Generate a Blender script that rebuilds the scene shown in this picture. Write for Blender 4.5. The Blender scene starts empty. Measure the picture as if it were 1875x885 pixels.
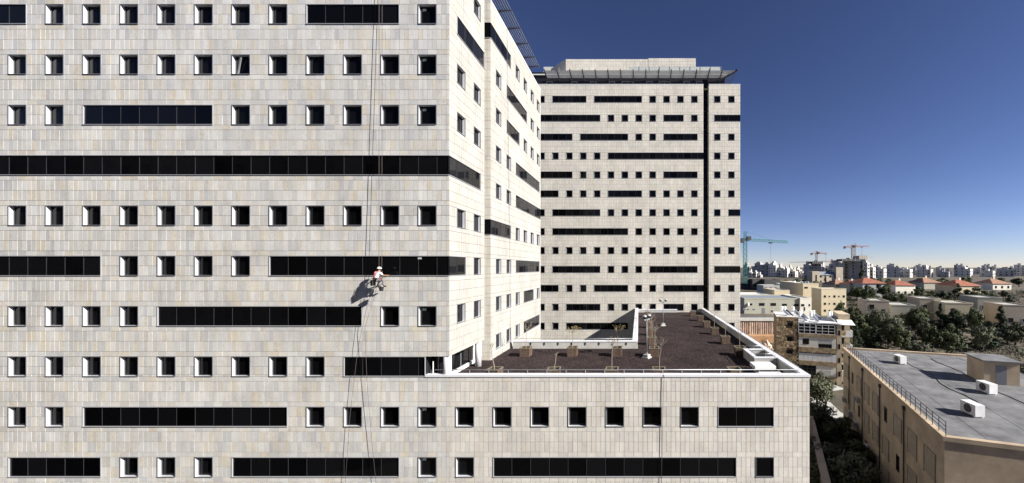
import bpy, bmesh, math, random
from mathutils import Vector, Matrix
random.seed(7)
R = math.radians
C = bpy.context.scene.collection
SC = bpy.context.scene

# ------------------------------------------------------------------ camera
FPX, PX0, PY0 = 641.0, 1170.0, 490.0          # focal length and vanishing point in photo pixels (1875 wide)
cam_d = bpy.data.cameras.new('camera'); cam = bpy.data.objects.new('camera', cam_d); C.objects.link(cam)
cam.location = (0, 0, 0); cam.rotation_euler = (R(90), 0, 0)
cam_d.sensor_width = 36.0; cam_d.lens = 36.0 * FPX / 1875.0
cam_d.shift_x = -(PX0 - 937.5) / 1875.0; cam_d.shift_y = (PY0 - 442.5) / 1875.0
cam_d.clip_start = 0.5; cam_d.clip_end = 20000
SC.camera = cam

# ------------------------------------------------------------------ light
SUN = Vector((0.799, -0.335, 0.499)).normalized()
elev = math.asin(SUN.z)
w = bpy.data.worlds.new("World"); SC.world = w; w.use_nodes = True
nt = w.node_tree
bg = nt.nodes['Background']
sky = nt.nodes.new('ShaderNodeTexSky'); sky.sky_type = 'NISHITA'; sky.sun_disc = False
sky.sun_elevation = elev
sky.sun_rotation = math.atan2(SUN.x, SUN.y)
sky.air_density = 0.7; sky.dust_density = 0.0; sky.ozone_density = 1.0; sky.altitude = 0
gm_ = nt.nodes.new('ShaderNodeGamma'); gm_.inputs['Gamma'].default_value = 1.2      # the polarised contrast of the photograph, whole sky alike
tn = nt.nodes.new('ShaderNodeMix'); tn.data_type = 'RGBA'; tn.blend_type = 'MULTIPLY'; tn.inputs['Factor'].default_value = 1
tn.inputs['B'].default_value = (.60, .56, .70, 1)
nt.links.new(sky.outputs[0], gm_.inputs['Color']); nt.links.new(gm_.outputs[0], tn.inputs['A']); nt.links.new(tn.outputs['Result'], bg.inputs[0])
bg.inputs[1].default_value = 0.05
sd = bpy.data.lights.new('sun', 'SUN'); sd.energy = 5.0; sd.angle = R(0.5); sd.color = (1.0, 0.955, 0.89)
so = bpy.data.objects.new('sun', sd); C.objects.link(so)
so.rotation_euler = SUN.to_track_quat('Z', 'Y').to_euler(); so.location = SUN * 100
SC.view_settings.view_transform = 'Standard'; SC.view_settings.look = 'None'
SC.view_settings.exposure = 1.10; SC.view_settings.gamma = 1.0
SC.cycles.max_bounces = 6; SC.cycles.diffuse_bounces = 3; SC.cycles.glossy_bounces = 3
SC.cycles.use_denoising = True

# ------------------------------------------------------------------ materials
def node(nt, t, **kw):
    n = nt.nodes.new(t)
    for k, v in kw.items(): setattr(n, k, v)
    return n
def mat(name, col, rough=.7, metal=0.0, spec=.4, var=0.0, vscale=2.0, bump=0.0, bscale=30.0, col2=None, objrand=0.0):
    m = bpy.data.materials.new(name); m.use_nodes = True; nt = m.node_tree
    b = nt.nodes['Principled BSDF']
    b.inputs['Base Color'].default_value = (*col, 1); b.inputs['Roughness'].default_value = rough
    b.inputs['Metallic'].default_value = metal; b.inputs['Specular IOR Level'].default_value = spec
    last = None
    geo = node(nt, 'ShaderNodeNewGeometry')
    if var or col2:
        nz = node(nt, 'ShaderNodeTexNoise'); nz.inputs['Scale'].default_value = vscale
        nz.inputs['Detail'].default_value = 5; nz.inputs['Roughness'].default_value = .65
        nt.links.new(geo.outputs['Position'], nz.inputs['Vector'])
        rp = node(nt, 'ShaderNodeValToRGB')
        c2 = col2 or tuple(c * (1 - var) for c in col)
        c1 = col if col2 else tuple(min(1, c * (1 + var)) for c in col)
        rp.color_ramp.elements[0].color = (*c2, 1); rp.color_ramp.elements[1].color = (*c1, 1)
        rp.color_ramp.elements[0].position = .32; rp.color_ramp.elements[1].position = .68
        nt.links.new(nz.outputs['Fac'], rp.inputs[0]); last = rp.outputs[0]
    if objrand:
        oi = node(nt, 'ShaderNodeObjectInfo'); h = node(nt, 'ShaderNodeHueSaturation')
        mr = node(nt, 'ShaderNodeMapRange'); mr.inputs[3].default_value = 1 - objrand; mr.inputs[4].default_value = 1 + objrand
        nt.links.new(oi.outputs['Random'], mr.inputs[0]); nt.links.new(mr.outputs[0], h.inputs['Value'])
        if last: nt.links.new(last, h.inputs['Color'])
        else: h.inputs['Color'].default_value = (*col, 1)
        last = h.outputs[0]
    if last: nt.links.new(last, b.inputs['Base Color'])
    if bump:
        n2 = node(nt, 'ShaderNodeTexNoise'); n2.inputs['Scale'].default_value = bscale; n2.inputs['Detail'].default_value = 4
        nt.links.new(geo.outputs['Position'], n2.inputs['Vector'])
        bp = node(nt, 'ShaderNodeBump'); bp.inputs['Strength'].default_value = bump; bp.inputs['Distance'].default_value = .02
        nt.links.new(n2.outputs['Fac'], bp.inputs['Height']); nt.links.new(bp.outputs[0], b.inputs['Normal'])
    return m

def stone_mat(name, individual, cols, speck=.75, bump=.55):
    """Limestone cladding: every slab draws its own tone; mottling and bush-hammered relief on top."""
    m = bpy.data.materials.new(name); m.use_nodes = True; nt = m.node_tree; L = nt.links.new
    b = nt.nodes['Principled BSDF']; b.inputs['Roughness'].default_value = .85; b.inputs['Specular IOR Level'].default_value = .25
    geo = node(nt, 'ShaderNodeNewGeometry')
    if individual:
        oi = node(nt, 'ShaderNodeObjectInfo'); val = oi.outputs['Random']
    else:
        at = node(nt, 'ShaderNodeAttribute', attribute_name='tone'); val = at.outputs['Fac']
    rp = node(nt, 'ShaderNodeValToRGB'); rp.color_ramp.interpolation = 'LINEAR'
    el = rp.color_ramp.elements
    el[0].position = 0; el[0].color = (*cols[0], 1); el[1].position = 1; el[1].color = (*cols[-1], 1)
    for i, c in enumerate(cols[1:-1]):
        e = el.new((i + 1) / (len(cols) - 1)); e.color = (*c, 1)
    L(val, rp.inputs[0])
    wn = node(nt, 'ShaderNodeTexWhiteNoise', noise_dimensions='1D'); L(val, wn.inputs['W'])
    # mottled grey/ochre staining
    nz = node(nt, 'ShaderNodeTexNoise'); nz.inputs['Scale'].default_value = 5.5; nz.inputs['Detail'].default_value = 6; nz.inputs['Roughness'].default_value = .72
    ad = node(nt, 'ShaderNodeVectorMath', operation='MULTIPLY_ADD'); ad.inputs[1].default_value = (1, 1, 1)
    cb = node(nt, 'ShaderNodeCombineXYZ'); ml = node(nt, 'ShaderNodeMath', operation='MULTIPLY'); ml.inputs[1].default_value = 40
    L(wn.outputs[0], ml.inputs[0]); L(ml.outputs[0], cb.inputs[1])
    L(geo.outputs['Position'], ad.inputs[0]); L(cb.outputs[0], ad.inputs[2]); L(ad.outputs[0], nz.inputs['Vector'])
    r2 = node(nt, 'ShaderNodeValToRGB'); e = r2.color_ramp.elements
    e[0].position = .50; e[0].color = (0, 0, 0, 1); e[1].position = .72; e[1].color = (1, 1, 1, 1)
    L(nz.outputs['Fac'], r2.inputs[0])
    amt = node(nt, 'ShaderNodeMath', operation='POWER'); amt.inputs[1].default_value = 2.2; L(wn.outputs[0], amt.inputs[0])
    am2 = node(nt, 'ShaderNodeMath', operation='MULTIPLY'); am2.inputs[1].default_value = speck; L(amt.outputs[0], am2.inputs[0])
    am3 = node(nt, 'ShaderNodeMath', operation='MULTIPLY'); L(am2.outputs[0], am3.inputs[0]); L(r2.outputs[0], am3.inputs[1])
    mx = node(nt, 'ShaderNodeMix', data_type='RGBA'); L(am3.outputs[0], mx.inputs['Factor']); L(rp.outputs[0], mx.inputs['A'])
    mx.inputs['B'].default_value = (.40, .29, .165, 1)
    # broad weathering over several slabs + fine grain
    n3 = node(nt, 'ShaderNodeTexNoise'); n3.inputs['Scale'].default_value = .35; n3.inputs['Detail'].default_value = 7; n3.inputs['Roughness'].default_value = .6
    L(geo.outputs['Position'], n3.inputs['Vector'])
    mr = node(nt, 'ShaderNodeMapRange'); mr.inputs[1].default_value = .3; mr.inputs[2].default_value = .7; mr.inputs[3].default_value = .86; mr.inputs[4].default_value = 1.1
    L(n3.outputs['Fac'], mr.inputs[0])
    n4 = node(nt, 'ShaderNodeTexNoise'); n4.inputs['Scale'].default_value = 22; n4.inputs['Detail'].default_value = 4; L(ad.outputs[0], n4.inputs['Vector'])
    m4 = node(nt, 'ShaderNodeMapRange'); m4.inputs[1].default_value = .3; m4.inputs[2].default_value = .7; m4.inputs[3].default_value = .88; m4.inputs[4].default_value = 1.1
    L(n4.outputs['Fac'], m4.inputs[0])
    mp = node(nt, 'ShaderNodeMapping'); mp.inputs['Scale'].default_value = (3.2, 3.2, .13); L(geo.outputs['Position'], mp.inputs['Vector'])
    n6 = node(nt, 'ShaderNodeTexNoise'); n6.inputs['Scale'].default_value = 1; n6.inputs['Detail'].default_value = 5; L(mp.outputs[0], n6.inputs['Vector'])
    m6 = node(nt, 'ShaderNodeMapRange'); m6.inputs[1].default_value = .35; m6.inputs[2].default_value = .75; m6.inputs[3].default_value = 1.03; m6.inputs[4].default_value = .91
    L(n6.outputs['Fac'], m6.inputs[0])
    m0 = node(nt, 'ShaderNodeMath', operation='MULTIPLY'); L(mr.outputs[0], m0.inputs[0]); L(m6.outputs[0], m0.inputs[1])
    mm = node(nt, 'ShaderNodeMath', operation='MULTIPLY'); L(m0.outputs[0], mm.inputs[0]); L(m4.outputs[0], mm.inputs[1])
    hv = node(nt, 'ShaderNodeHueSaturation'); L(mx.outputs['Result'], hv.inputs['Color']); L(mm.outputs[0], hv.inputs['Value'])
    L(hv.outputs[0], b.inputs['Base Color'])
    n5 = node(nt, 'ShaderNodeTexNoise'); n5.inputs['Scale'].default_value = 28; n5.inputs['Detail'].default_value = 5; L(geo.outputs['Position'], n5.inputs['Vector'])
    bp = node(nt, 'ShaderNodeBump'); bp.inputs['Strength'].default_value = bump; bp.inputs['Distance'].default_value = .012
    L(n5.outputs['Fac'], bp.inputs['Height']); L(bp.outputs[0], b.inputs['Normal'])
    return m

GREYS = [(.42, .42, .425), (.50, .50, .49), (.57, .565, .545), (.47, .46, .435), (.53, .52, .495), (.59, .58, .555), (.53, .485, .40), (.46, .46, .455), (.56, .53, .475)]
BEIGES = [(.50, .48, .43), (.58, .56, .50), (.56, .52, .44), (.62, .59, .525), (.51, .495, .455), (.60, .575, .52), (.57, .51, .41)]
PODS = [(.48, .46, .425), (.55, .53, .49), (.60, .575, .53), (.54, .50, .435), (.50, .485, .46), (.58, .55, .50), (.56, .54, .495)]
def even(cols, k=.72, gain=1.07):
    m_ = [sum(c[i] for c in cols)/len(cols) for i in range(3)]
    return [tuple((m_[i] + (c[i]-m_[i])*k)*gain for i in range(3)) for c in cols]
GREYS, BEIGES, PODS = even(GREYS, .95, 1.05), even(BEIGES, .7, 1.0), even(PODS, .85, 1.05)
M = {}
M['stone_i'] = stone_mat('limestone_slab', True, GREYS)
M['stone'] = stone_mat('limestone_slabs', False, GREYS)
M['pod_i'] = stone_mat('podium_limestone_slab', True, PODS, speck=.5)
M['pod'] = stone_mat('podium_limestone_slabs', False, PODS, speck=.5)
M['tower'] = stone_mat('tower_limestone_slabs', False, BEIGES, speck=.6)
SIDES = [(.385, .372, .345), (.415, .40, .368), (.40, .38, .335), (.425, .41, .38), (.375, .365, .338)]  # same limestone, colour darkened on the sunlit sides to hold back the glare
M['side'] = stone_mat('dimmed_sun_side_limestone_slabs', False, SIDES, speck=.5)
M['attic'] = mat('dark_attic_cladding', (.014, .014, .017), .35, 0, .3)
M['backing'] = mat('joint_mortar', (.13, .125, .12), .95)
M['alu'] = mat('pale_aluminium', (.62, .63, .66), .45, .25, .5)
M['alu_grey'] = mat('grey_aluminium', (.30, .305, .32), .45, .3, .5)
M['rib'] = mat('ribbon_frame_aluminium', (.36, .365, .385), .5, .2, .4)
M['trim'] = mat('grey_trim', (.17, .175, .195), .5, .2, .4)
M['dark_alu'] = mat('dark_aluminium', (.024, .0245, .027), .4, .2, .5)
M['mull'] = mat('mullion_aluminium', (.05, .05, .055), .35, .4, .5)
M['glass'] = mat('tinted_window_glass', (.003, .003, .0035), .025, 0, .12, objrand=.7)
M['sideglass'] = mat('tinted_window_glass_grey', (.010, .010, .012), .03, 0, .22, objrand=.6)
M['cap'] = mat('painted_metal_coping', (.66, .67, .70), .5, .1, .4, var=.05, vscale=1.5)
M['concrete'] = mat('pale_concrete', (.42, .415, .39), .9, var=.12, vscale=1.2, bump=.3, bscale=18)
M['column'] = mat('smooth_concrete_column', (.50, .50, .51), .8, var=.05, vscale=3)
M['soffit'] = mat('dark_soffit', (.10, .10, .105), .7)
M['white'] = mat('white_paint', (.78, .78, .76), .6, var=.05, vscale=2)
M['steel'] = mat('galvanised_steel', (.40, .41, .43), .4, .7, .5)
M['dark_steel'] = mat('dark_steel', (.055, .056, .062), .5, .3, .5)
M['louver'] = mat('louver_steel', (.16, .165, .18), .45, .4, .5)
M['wood'] = mat('weathered_wood', (.095, .062, .044), .85, var=.35, vscale=6, bump=.4, objrand=.22)
M['wood_rim'] = mat('sun_bleached_wood', (.16, .14, .095), .85, var=.3, vscale=6)
M['soil'] = mat('potting_soil', (.06, .055, .025), .95, var=.5, vscale=8)
M['twig'] = mat('sapling_bark', (.26, .225, .18), .9)
M['leaf_y'] = mat('yellowed_leaf', (.26, .19, .07), .8, var=.3, vscale=9)
M['rope'] = mat('climbing_rope', (.09, .075, .07), .9)
M['note'] = mat('pale_green_paper', (.40, .46, .42), .8)

def gravel_mat():
    m = bpy.data.materials.new('dark_red_gravel'); m.use_nodes = True; nt = m.node_tree; L = nt.links.new
    b = nt.nodes['Principled BSDF']; b.inputs['Roughness'].default_value = .95; b.inputs['Specular IOR Level'].default_value = .15
    g = node(nt, 'ShaderNodeNewGeometry'); v = node(nt, 'ShaderNodeTexVoronoi'); v.inputs['Scale'].default_value = 14
    L(g.outputs['Position'], v.inputs['Vector'])
    rp = node(nt, 'ShaderNodeValToRGB'); e = rp.color_ramp.elements
    e[0].color = (.017, .012, .012, 1); e[1].color = (.058, .042, .041, 1)
    sx = node(nt, 'ShaderNodeSeparateXYZ'); L(v.outputs['Color'], sx.inputs[0]); L(sx.outputs[0], rp.inputs[0])
    n = node(nt, 'ShaderNodeTexNoise'); n.inputs['Scale'].default_value = .5; n.inputs['Detail'].default_value = 6; L(g.outputs['Position'], n.inputs['Vector'])
    mr = node(nt, 'ShaderNodeMapRange'); mr.inputs[1].default_value = .3; mr.inputs[2].default_value = .7; mr.inputs[3].default_value = .75; mr.inputs[4].default_value = 1.25
    L(n.outputs['Fac'], mr.inputs[0]); h = node(nt, 'ShaderNodeHueSaturation'); L(rp.outputs[0], h.inputs['Color']); L(mr.outputs[0], h.inputs['Value'])
    L(h.outputs[0], b.inputs['Base Color'])
    bp = node(nt, 'ShaderNodeBump'); bp.inputs['Strength'].default_value = .8; bp.inputs['Distance'].default_value = .04; L(v.outputs['Distance'], bp.inputs['Height']); L(bp.outputs[0], b.inputs['Normal'])
    return m
M['gravel'] = gravel_mat()

# ------------------------------------------------------------------ mesh helpers
class MB:
    def __init__(s): s.v = []; s.f = []; s.t = []; s.smooth = False
    def quad(s, a, b, c, d, t=None):
        n = len(s.v); s.v += [tuple(a), tuple(b), tuple(c), tuple(d)]; s.f.append((n, n+1, n+2, n+3)); s.t.append(random.random() if t is None else t)
    def tri(s, a, b, c, t=0):
        n = len(s.v); s.v += [tuple(a), tuple(b), tuple(c)]; s.f.append((n, n+1, n+2)); s.t.append(t)
    def box(s, x0, x1, y0, y1, z0, z1, t=None, skip=''):
        n = len(s.v); t = random.random() if t is None else t
        s.v += [(x0,y0,z0),(x1,y0,z0),(x1,y1,z0),(x0,y1,z0),(x0,y0,z1),(x1,y0,z1),(x1,y1,z1),(x0,y1,z1)]
        F = {'b':(0,3,2,1),'t':(4,5,6,7),'f':(0,1,5,4),'r':(1,2,6,5),'k':(2,3,7,6),'l':(3,0,4,7)}
        for k, q in F.items():
            if k not in skip: s.f.append(tuple(i+n for i in q)); s.t.append(t)
    def obox(s, c, ax, ay, az, hx, hy, hz, t=None):
        """oriented box: centre, three unit axes, half sizes"""
        c = Vector(c); n = len(s.v); t = random.random() if t is None else t
        for sz in (-1, 1):
            for sx, sy in ((-1,-1),(1,-1),(1,1),(-1,1)):
                s.v.append(tuple(c + ax*sx*hx + ay*sy*hy + az*sz*hz))
        for q in ((0,3,2,1),(4,5,6,7),(0,1,5,4),(1,2,6,5),(2,3,7,6),(3,0,4,7)):
            s.f.append(tuple(i+n for i in q)); s.t.append(t)
    def bar(s, a, b, wd, ht=None):
        a = Vector(a); b = Vector(b); d = b - a
        if d.length < 1e-6: return
        l = d.length; d = d / l; up = Vector((0,0,1)) if abs(d.z) < .95 else Vector((1,0,0))
        x = d.cross(up).normalized(); y = x.cross(d)
        s.obox((a+b)/2, x, d, y, wd/2, l/2, (ht or wd)/2)
    def tube(s, pts, rads, n=8, cap=True):
        pts = [Vector(p) for p in pts]
        if not isinstance(rads, (list, tuple)): rads = [rads]*len(pts)
        rings = []
        for i, p in enumerate(pts):
            d = (pts[min(i+1, len(pts)-1)] - pts[max(i-1, 0)])
            d = d.normalized() if d.length > 1e-9 else Vector((0,0,1))
            up = Vector((0,0,1)) if abs(d.z) < .9 else Vector((1,0,0))
            x = d.cross(up).normalized(); y = x.cross(d)
            b = len(s.v)
            for k in range(n):
                a = 2*math.pi*k/n
                s.v.append(tuple(p + (x*math.cos(a) + y*math.sin(a))*rads[i]))
            rings.append(b)
        for i in range(len(rings)-1):
            for k in range(n):
                s.f.append((rings[i]+k, rings[i]+(k+1)%n, rings[i+1]+(k+1)%n, rings[i+1]+k)); s.t.append(.5)
        if cap:
            s.f.append(tuple(rings[0]+k for k in range(n))[::-1]); s.t.append(.5)
            s.f.append(tuple(rings[-1]+k for k in range(n))); s.t.append(.5)
    def ball(s, c, rx, ry=None, rz=None, nu=12, nv=8, rot=None, v0=0.0, v1=1.0):
        ry = ry or rx; rz = rz or rx; c = Vector(c); b = len(s.v)
        for j in range(nv+1):
            th = math.pi*(v0 + (v1-v0)*j/nv)
            for k in range(nu):
                ph = 2*math.pi*k/nu
                p = Vector((rx*math.sin(th)*math.cos(ph), ry*math.sin(th)*math.sin(ph), rz*math.cos(th)))
                if rot is not None: p = rot @ p
                s.v.append(tuple(c+p))
        for j in range(nv):
            for k in range(nu):
                s.f.append((b+j*nu+k, b+(j+1)*nu+k, b+(j+1)*nu+(k+1)%nu, b+j*nu+(k+1)%nu)); s.t.append(.5)
    def xform(s, mtx):
        s.v = [tuple(mtx @ Vector(p)) for p in s.v]; return s
    def mesh(s, name, m, tone=False, smooth=False, off=None):
        me = bpy.data.meshes.new(name)
        v = s.v if off is None else [(p[0]-off[0], p[1]-off[1], p[2]-off[2]) for p in s.v]
        me.from_pydata(v, [], s.f)
        if m: me.materials.append(m)
        if tone:
            a = me.attributes.new('tone', 'FLOAT', 'FACE'); a.data.foreach_set('value', s.t)
        if smooth: me.polygons.foreach_set('use_smooth', [True]*len(me.polygons))
        me.update(); return me
def link(name, me, parent=None, loc=(0,0,0), rz=0.0):
    o = bpy.data.objects.new(name, me); C.objects.link(o); o.parent = parent
    o.location = loc; o.rotation_euler = (0, 0, rz); return o
def tag(o, label=None, cat=None, group=None, kind=None):
    if label: o['label'] = label
    if cat: o['category'] = cat
    if group: o['group'] = group
    if kind: o['kind'] = kind
    return o
def thing(name, label, cat, loc=(0,0,0), rz=0.0, group=None):
    return tag(link(name, None, None, loc, rz), label, cat, group)
def part(name, mb, m, parent, smooth=False, tone=False, kind=None, world=True):
    """mesh in world coordinates hung under an unrotated thing (or thing > part)"""
    off = Vector((0,0,0))
    if world:
        p = parent
        while p is not None: off += Vector(p.location); p = p.parent
    o = link(name, mb.mesh(name, m, tone, smooth, off if world else None), parent)
    if kind: o['kind'] = kind
    return o
def solo(name, mb, m, label, cat, base=None, group=None, smooth=False):
    base = base if base is not None else (0,0,0)
    return tag(link(name, mb.mesh(name, m, False, smooth, Vector(base)), None, base), label, cat, group)
def copy_tree(o, parent=None):
    c = o.copy(); C.objects.link(c); c.parent = parent
    for ch in list(o.children): copy_tree(ch, c)
    return c
def at(px, py, D): return Vector(((px-PX0)*D/FPX, D, (PY0-py)*D/FPX))

# ------------------------------------------------------------------ facade system
def rects_minus(u0, u1, z0, z1, ops):
    zs = sorted({z0, z1} | {min(max(z, z0), z1) for o in ops for z in (o[2], o[3])})
    out = []
    for a, b in zip(zs, zs[1:]):
        if b - a < 1e-4: continue
        cuts = sorted((max(o[0], u0), min(o[1], u1)) for o in ops if o[2] < (a+b)/2 < o[3] and o[1] > u0 and o[0] < u1)
        x = u0
        for ca, cb in cuts:
            if ca - x > 1e-4: out.append((x, ca, a, b))
            x = max(x, cb)
        if u1 - x > 1e-4: out.append((x, u1, a, b))
    return out
class Facade:
    """plane with u along U, z up, N outward; local rz turns a +X / -Y facing window onto it"""
    def __init__(s, O, U, N, rz): s.O = Vector(O); s.U = Vector(U); s.N = Vector(N); s.rz = rz
    def P(s, u, z, d=0.0): return s.O + s.U*u + s.N*d + Vector((0,0,z))
H = 3.68
def course_list(zc, zlo, zhi):
    """courses of the cladding: two tall rows beside the windows, short, tall, tall, short"""
    pat = [(-.735, 0, 't'), (0, .735, 't'), (.735, 1.095, 's'), (1.095, 1.84, 't'), (1.84, 2.585, 't'), (2.585, 2.945, 's')]
    out = []
    for k in range(-14, 14):
        for a, b, t in pat:
            a2 = max(zlo, zc + k*H + a); b2 = min(zhi, zc + k*H + b)
            if b2 - a2 > .05: out.append((a2, b2, t))
    return out
def slabs(fc, u0, u1, zlo, zhi, ops, gu, p, zc):
    cells = []
    for za, zb, t in course_list(zc, zlo, zhi):
        step = p if t == 't' else 2*p
        for ua, ub, a, b in rects_minus(u0, u1, za, zb, ops):
            k = math.floor((ua - gu)/step + 1e-3); x = ua
            while x < ub - 1e-3:
                k += 1; nx = min(ub, gu + k*step)
                if nx - x < .06 and ub - nx > .01: continue
                if ub - nx < .06: nx = ub
                cells.append((x, nx, a, b)); x = nx
    return cells
def slab_mesh(fc, cells, g=.021, th=.03, proud=.003):
    mb = MB()
    for ua, ub, za, zb in cells:
        d = random.uniform(-proud, proud); t = random.random()
        a, b, c, e = ua+g/2, ub-g/2, za+g/2, zb-g/2
        tl = random.uniform(-.002, .002); t2 = random.uniform(-.0015, .0015)
        f = [fc.P(a, c, d+tl), fc.P(b, c, d-tl+t2), fc.P(b, e, d-tl), fc.P(a, e, d+tl-t2)]
        k = [fc.P(a, c, -th), fc.P(b, c, -th), fc.P(b, e, -th), fc.P(a, e, -th)]
        n = len(mb.v); mb.v += [tuple(q) for q in f+k]
        for q in ((0,1,2,3), (4,5,1,0), (5,6,2,1), (6,7,3,2), (7,4,0,3)):
            mb.f.append(tuple(n+i for i in q)); mb.t.append(t)
    return mb
slab_cache = {}
def single_slab(fc, cell, m, parent, off, g=.021, th=.03):
    ua, ub, za, zb = cell; wd = round(ub-ua-g, 3); ht = round(zb-za-g, 3); key = (wd, ht, m.name)
    if key not in slab_cache:
        mb = MB(); mb.box(-wd/2, wd/2, 0, th, -ht/2, ht/2, 0.5, skip='k'); slab_cache[key] = mb.mesh('stone_slab', m)
    o = link('stone_slab', slab_cache[key], parent, fc.P((ua+ub)/2, (za+zb)/2, random.uniform(-.003, .003)) - off, fc.rz)
    o.rotation_euler = (random.uniform(-.003, .003), 0, fc.rz + random.uniform(-.006, .006))
    return o
def backing(fc, u0, u1, z0, z1, ops, d=-.032):
    mb = MB()
    for ua, ub, za, zb in rects_minus(u0, u1, z0, z1, ops):
        mb.quad(fc.P(ua, za, d), fc.P(ub, za, d), fc.P(ub, zb, d), fc.P(ua, zb, d))
    return mb

win_cache = {}
def window(fc, u, zc, wd, ht, parent, off, reveal=.25, proud=.03, lin=.035, sash=.075, glass='glass', note=False, tilt=False, detail=True):
    """punched window: aluminium lining (part) > sash, pane (sub-parts)"""
    key = (round(wd,3), round(ht,3), reveal, glass, detail)
    if key not in win_cache:
        a, b = wd/2, ht/2; L = MB(); pr = proud
        L.box(-a+.004, -a+lin, -.002, reveal, -b+.004, b-.004); L.box(a-lin, a-.004, -.002, reveal, -b+.004, b-.004)
        L.box(-a+lin, a-lin, -.002, reveal, b-lin, b-.004); L.box(-a+lin, a-lin, -.002, reveal, -b+.004, -b+lin)
        Tm = MB(); tl = lin + .008
        Tm.box(-a, -a+tl, -pr, -.003, -b, b); Tm.box(a-tl, a, -pr, -.003, -b, b); Tm.box(-a+tl, a-tl, -pr, -.003, b-tl, b); Tm.box(-a+tl, a-tl, -pr-.02, -.003, -b, -b+tl)
        S = MB(); i = lin; y0, y1 = reveal-.06, reveal-.005
        S.box(-a+i, -a+i+sash*1.3, y0, y1, -b+i, b-i); S.box(a-i-sash*.7, a-i, y0, y1, -b+i, b-i)
        S.box(-a+i+sash*1.3, a-i-sash*.7, y0, y1, b-i-sash, b-i); S.box(-a+i+sash*1.3, a-i-sash*.7, y0, y1, -b+i, -b+i+sash*.7)
        Pn = MB(); Pn.box(-a+i, a-i, reveal-.03, reveal+.01, -b+i, b-i)
        win_cache[key] = (L.mesh('window', M['alu']), S.mesh('sash', M['dark_alu']), Pn.mesh('pane', M[glass]), Tm.mesh('trim', M['trim']))
    me = win_cache[key]
    o = link('window', me[0], parent, fc.P(u, zc) - off, fc.rz)
    if detail: link('sash', me[1], o)
    link('trim', me[3], o)
    p = link('pane', me[2], o); p.rotation_euler = (random.uniform(-.006, .006), 0, random.uniform(-.006, .006)) if detail else (0,0,0)
    if note:
        if 'note' not in win_cache:
            nb = MB(); nb.box(-.14, .14, -.002, .002, -.09, .09); win_cache['note'] = nb.mesh('paper_note', M['note'])
        link('paper_note', win_cache['note'], o, (-wd/2+.34, reveal-.04, ht/2-.28))
    if tilt:
        tb = MB(); tb.obox((0,0,0), Vector((1,0,0)), Vector((0,1,0)), Vector((0,0,1)), .05, .02, ht/2-.1)
        q = link('tilted_sash', tb.mesh('tilted_sash', M['alu_grey']), o, (-wd/2+.42, reveal-.12, -.02)); q.rotation_euler = (R(6), R(17), 0)
    return o
def ribbon(fc, ua, ub, zc, ht, parent, off, cuts=(), reveal=.075, lin=.04, endl=True, endr=True, glass='glass', proud=.03):
    """long window strip: lining (part) > panes, mullions"""
    L = MB(); b = ht/2; cu = (ua+ub)/2; a = (ub-ua)/2
    L.box(-a, a, -proud, reveal, b-lin, b); L.box(-a, a, -proud-.02, reveal, -b, -b+lin)
    if endl: L.box(-a, -a+lin, -proud, reveal, -b+lin, b-lin)
    if endr: L.box(a-lin, a, -proud, reveal, -b+lin, b-lin)
    o = link('ribbon_window', L.mesh('ribbon_window', M['rib']), parent, fc.P(cu, zc) - off, fc.rz)
    g = 'glass' if glass == 'tower' else glass
    xs = [ua + (lin if endl else 0)] + sorted(c for c in cuts if ua+.3 < c < ub-.3) + [ub - (lin if endr else 0)]
    for x0, x1 in zip(xs, xs[1:]):
        k = ('pane', round(x1-x0, 2), round(ht, 2), g, reveal)
        if k not in win_cache:
            w_ = x1-x0; mb = MB(); mb.box(-w_/2+.008, w_/2-.008, 0, .02, -b+lin, b-lin); win_cache[k] = mb.mesh('pane', M[g])
        p = link('pane', win_cache[k], o, ((x0+x1)/2-cu, reveal-.03, 0)); p.rotation_euler = (random.uniform(-.005, .005), 0, random.uniform(-.007, .007))
    k = ('mullion', round(ht, 2))
    if k not in win_cache:
        mb = MB(); mb.box(-.016, .016, 0, .03, -b+lin, b-lin); win_cache[k] = mb.mesh('mullion', M['mull'])
    for x in xs[1:-1]: link('mullion', win_cache[k], o, (x-cu, reveal-.045, 0))
    return o

# ------------------------------------------------------------------ the hospital: sizes
D0, D1, D2, D3, DT = 25.6, 31.44, 32.75, 49.4, 68.2
XS = -13.88                    # the lit side plane shared by the front block and the rear wing
ZR, ZSOF, ZCAP, ZGRAV, ZG = 25.0, -6.52, -7.85, -8.7, -24.0
WZ = .12                       # height of the window axis of row k = 0
B, P4 = 2.725, 2.725/8         # bay and slab width
WW, WH = 4*P4, 1.47
def rz_(k): return WZ + H*k

# ================================================================== front block
blk = thing('hospital_block', 'tall grey limestone block with punched windows and black ribbon windows, ropes hanging down its face', 'building', (-30, 40, ZG))
off = Vector(blk.location)
FR = Facade((0, D0, 0), (1,0,0), (0,-1,0), 0.0)
X7 = -16.15
def gx(i): return X7 + (i-7)*B
XL = -50.2
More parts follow.
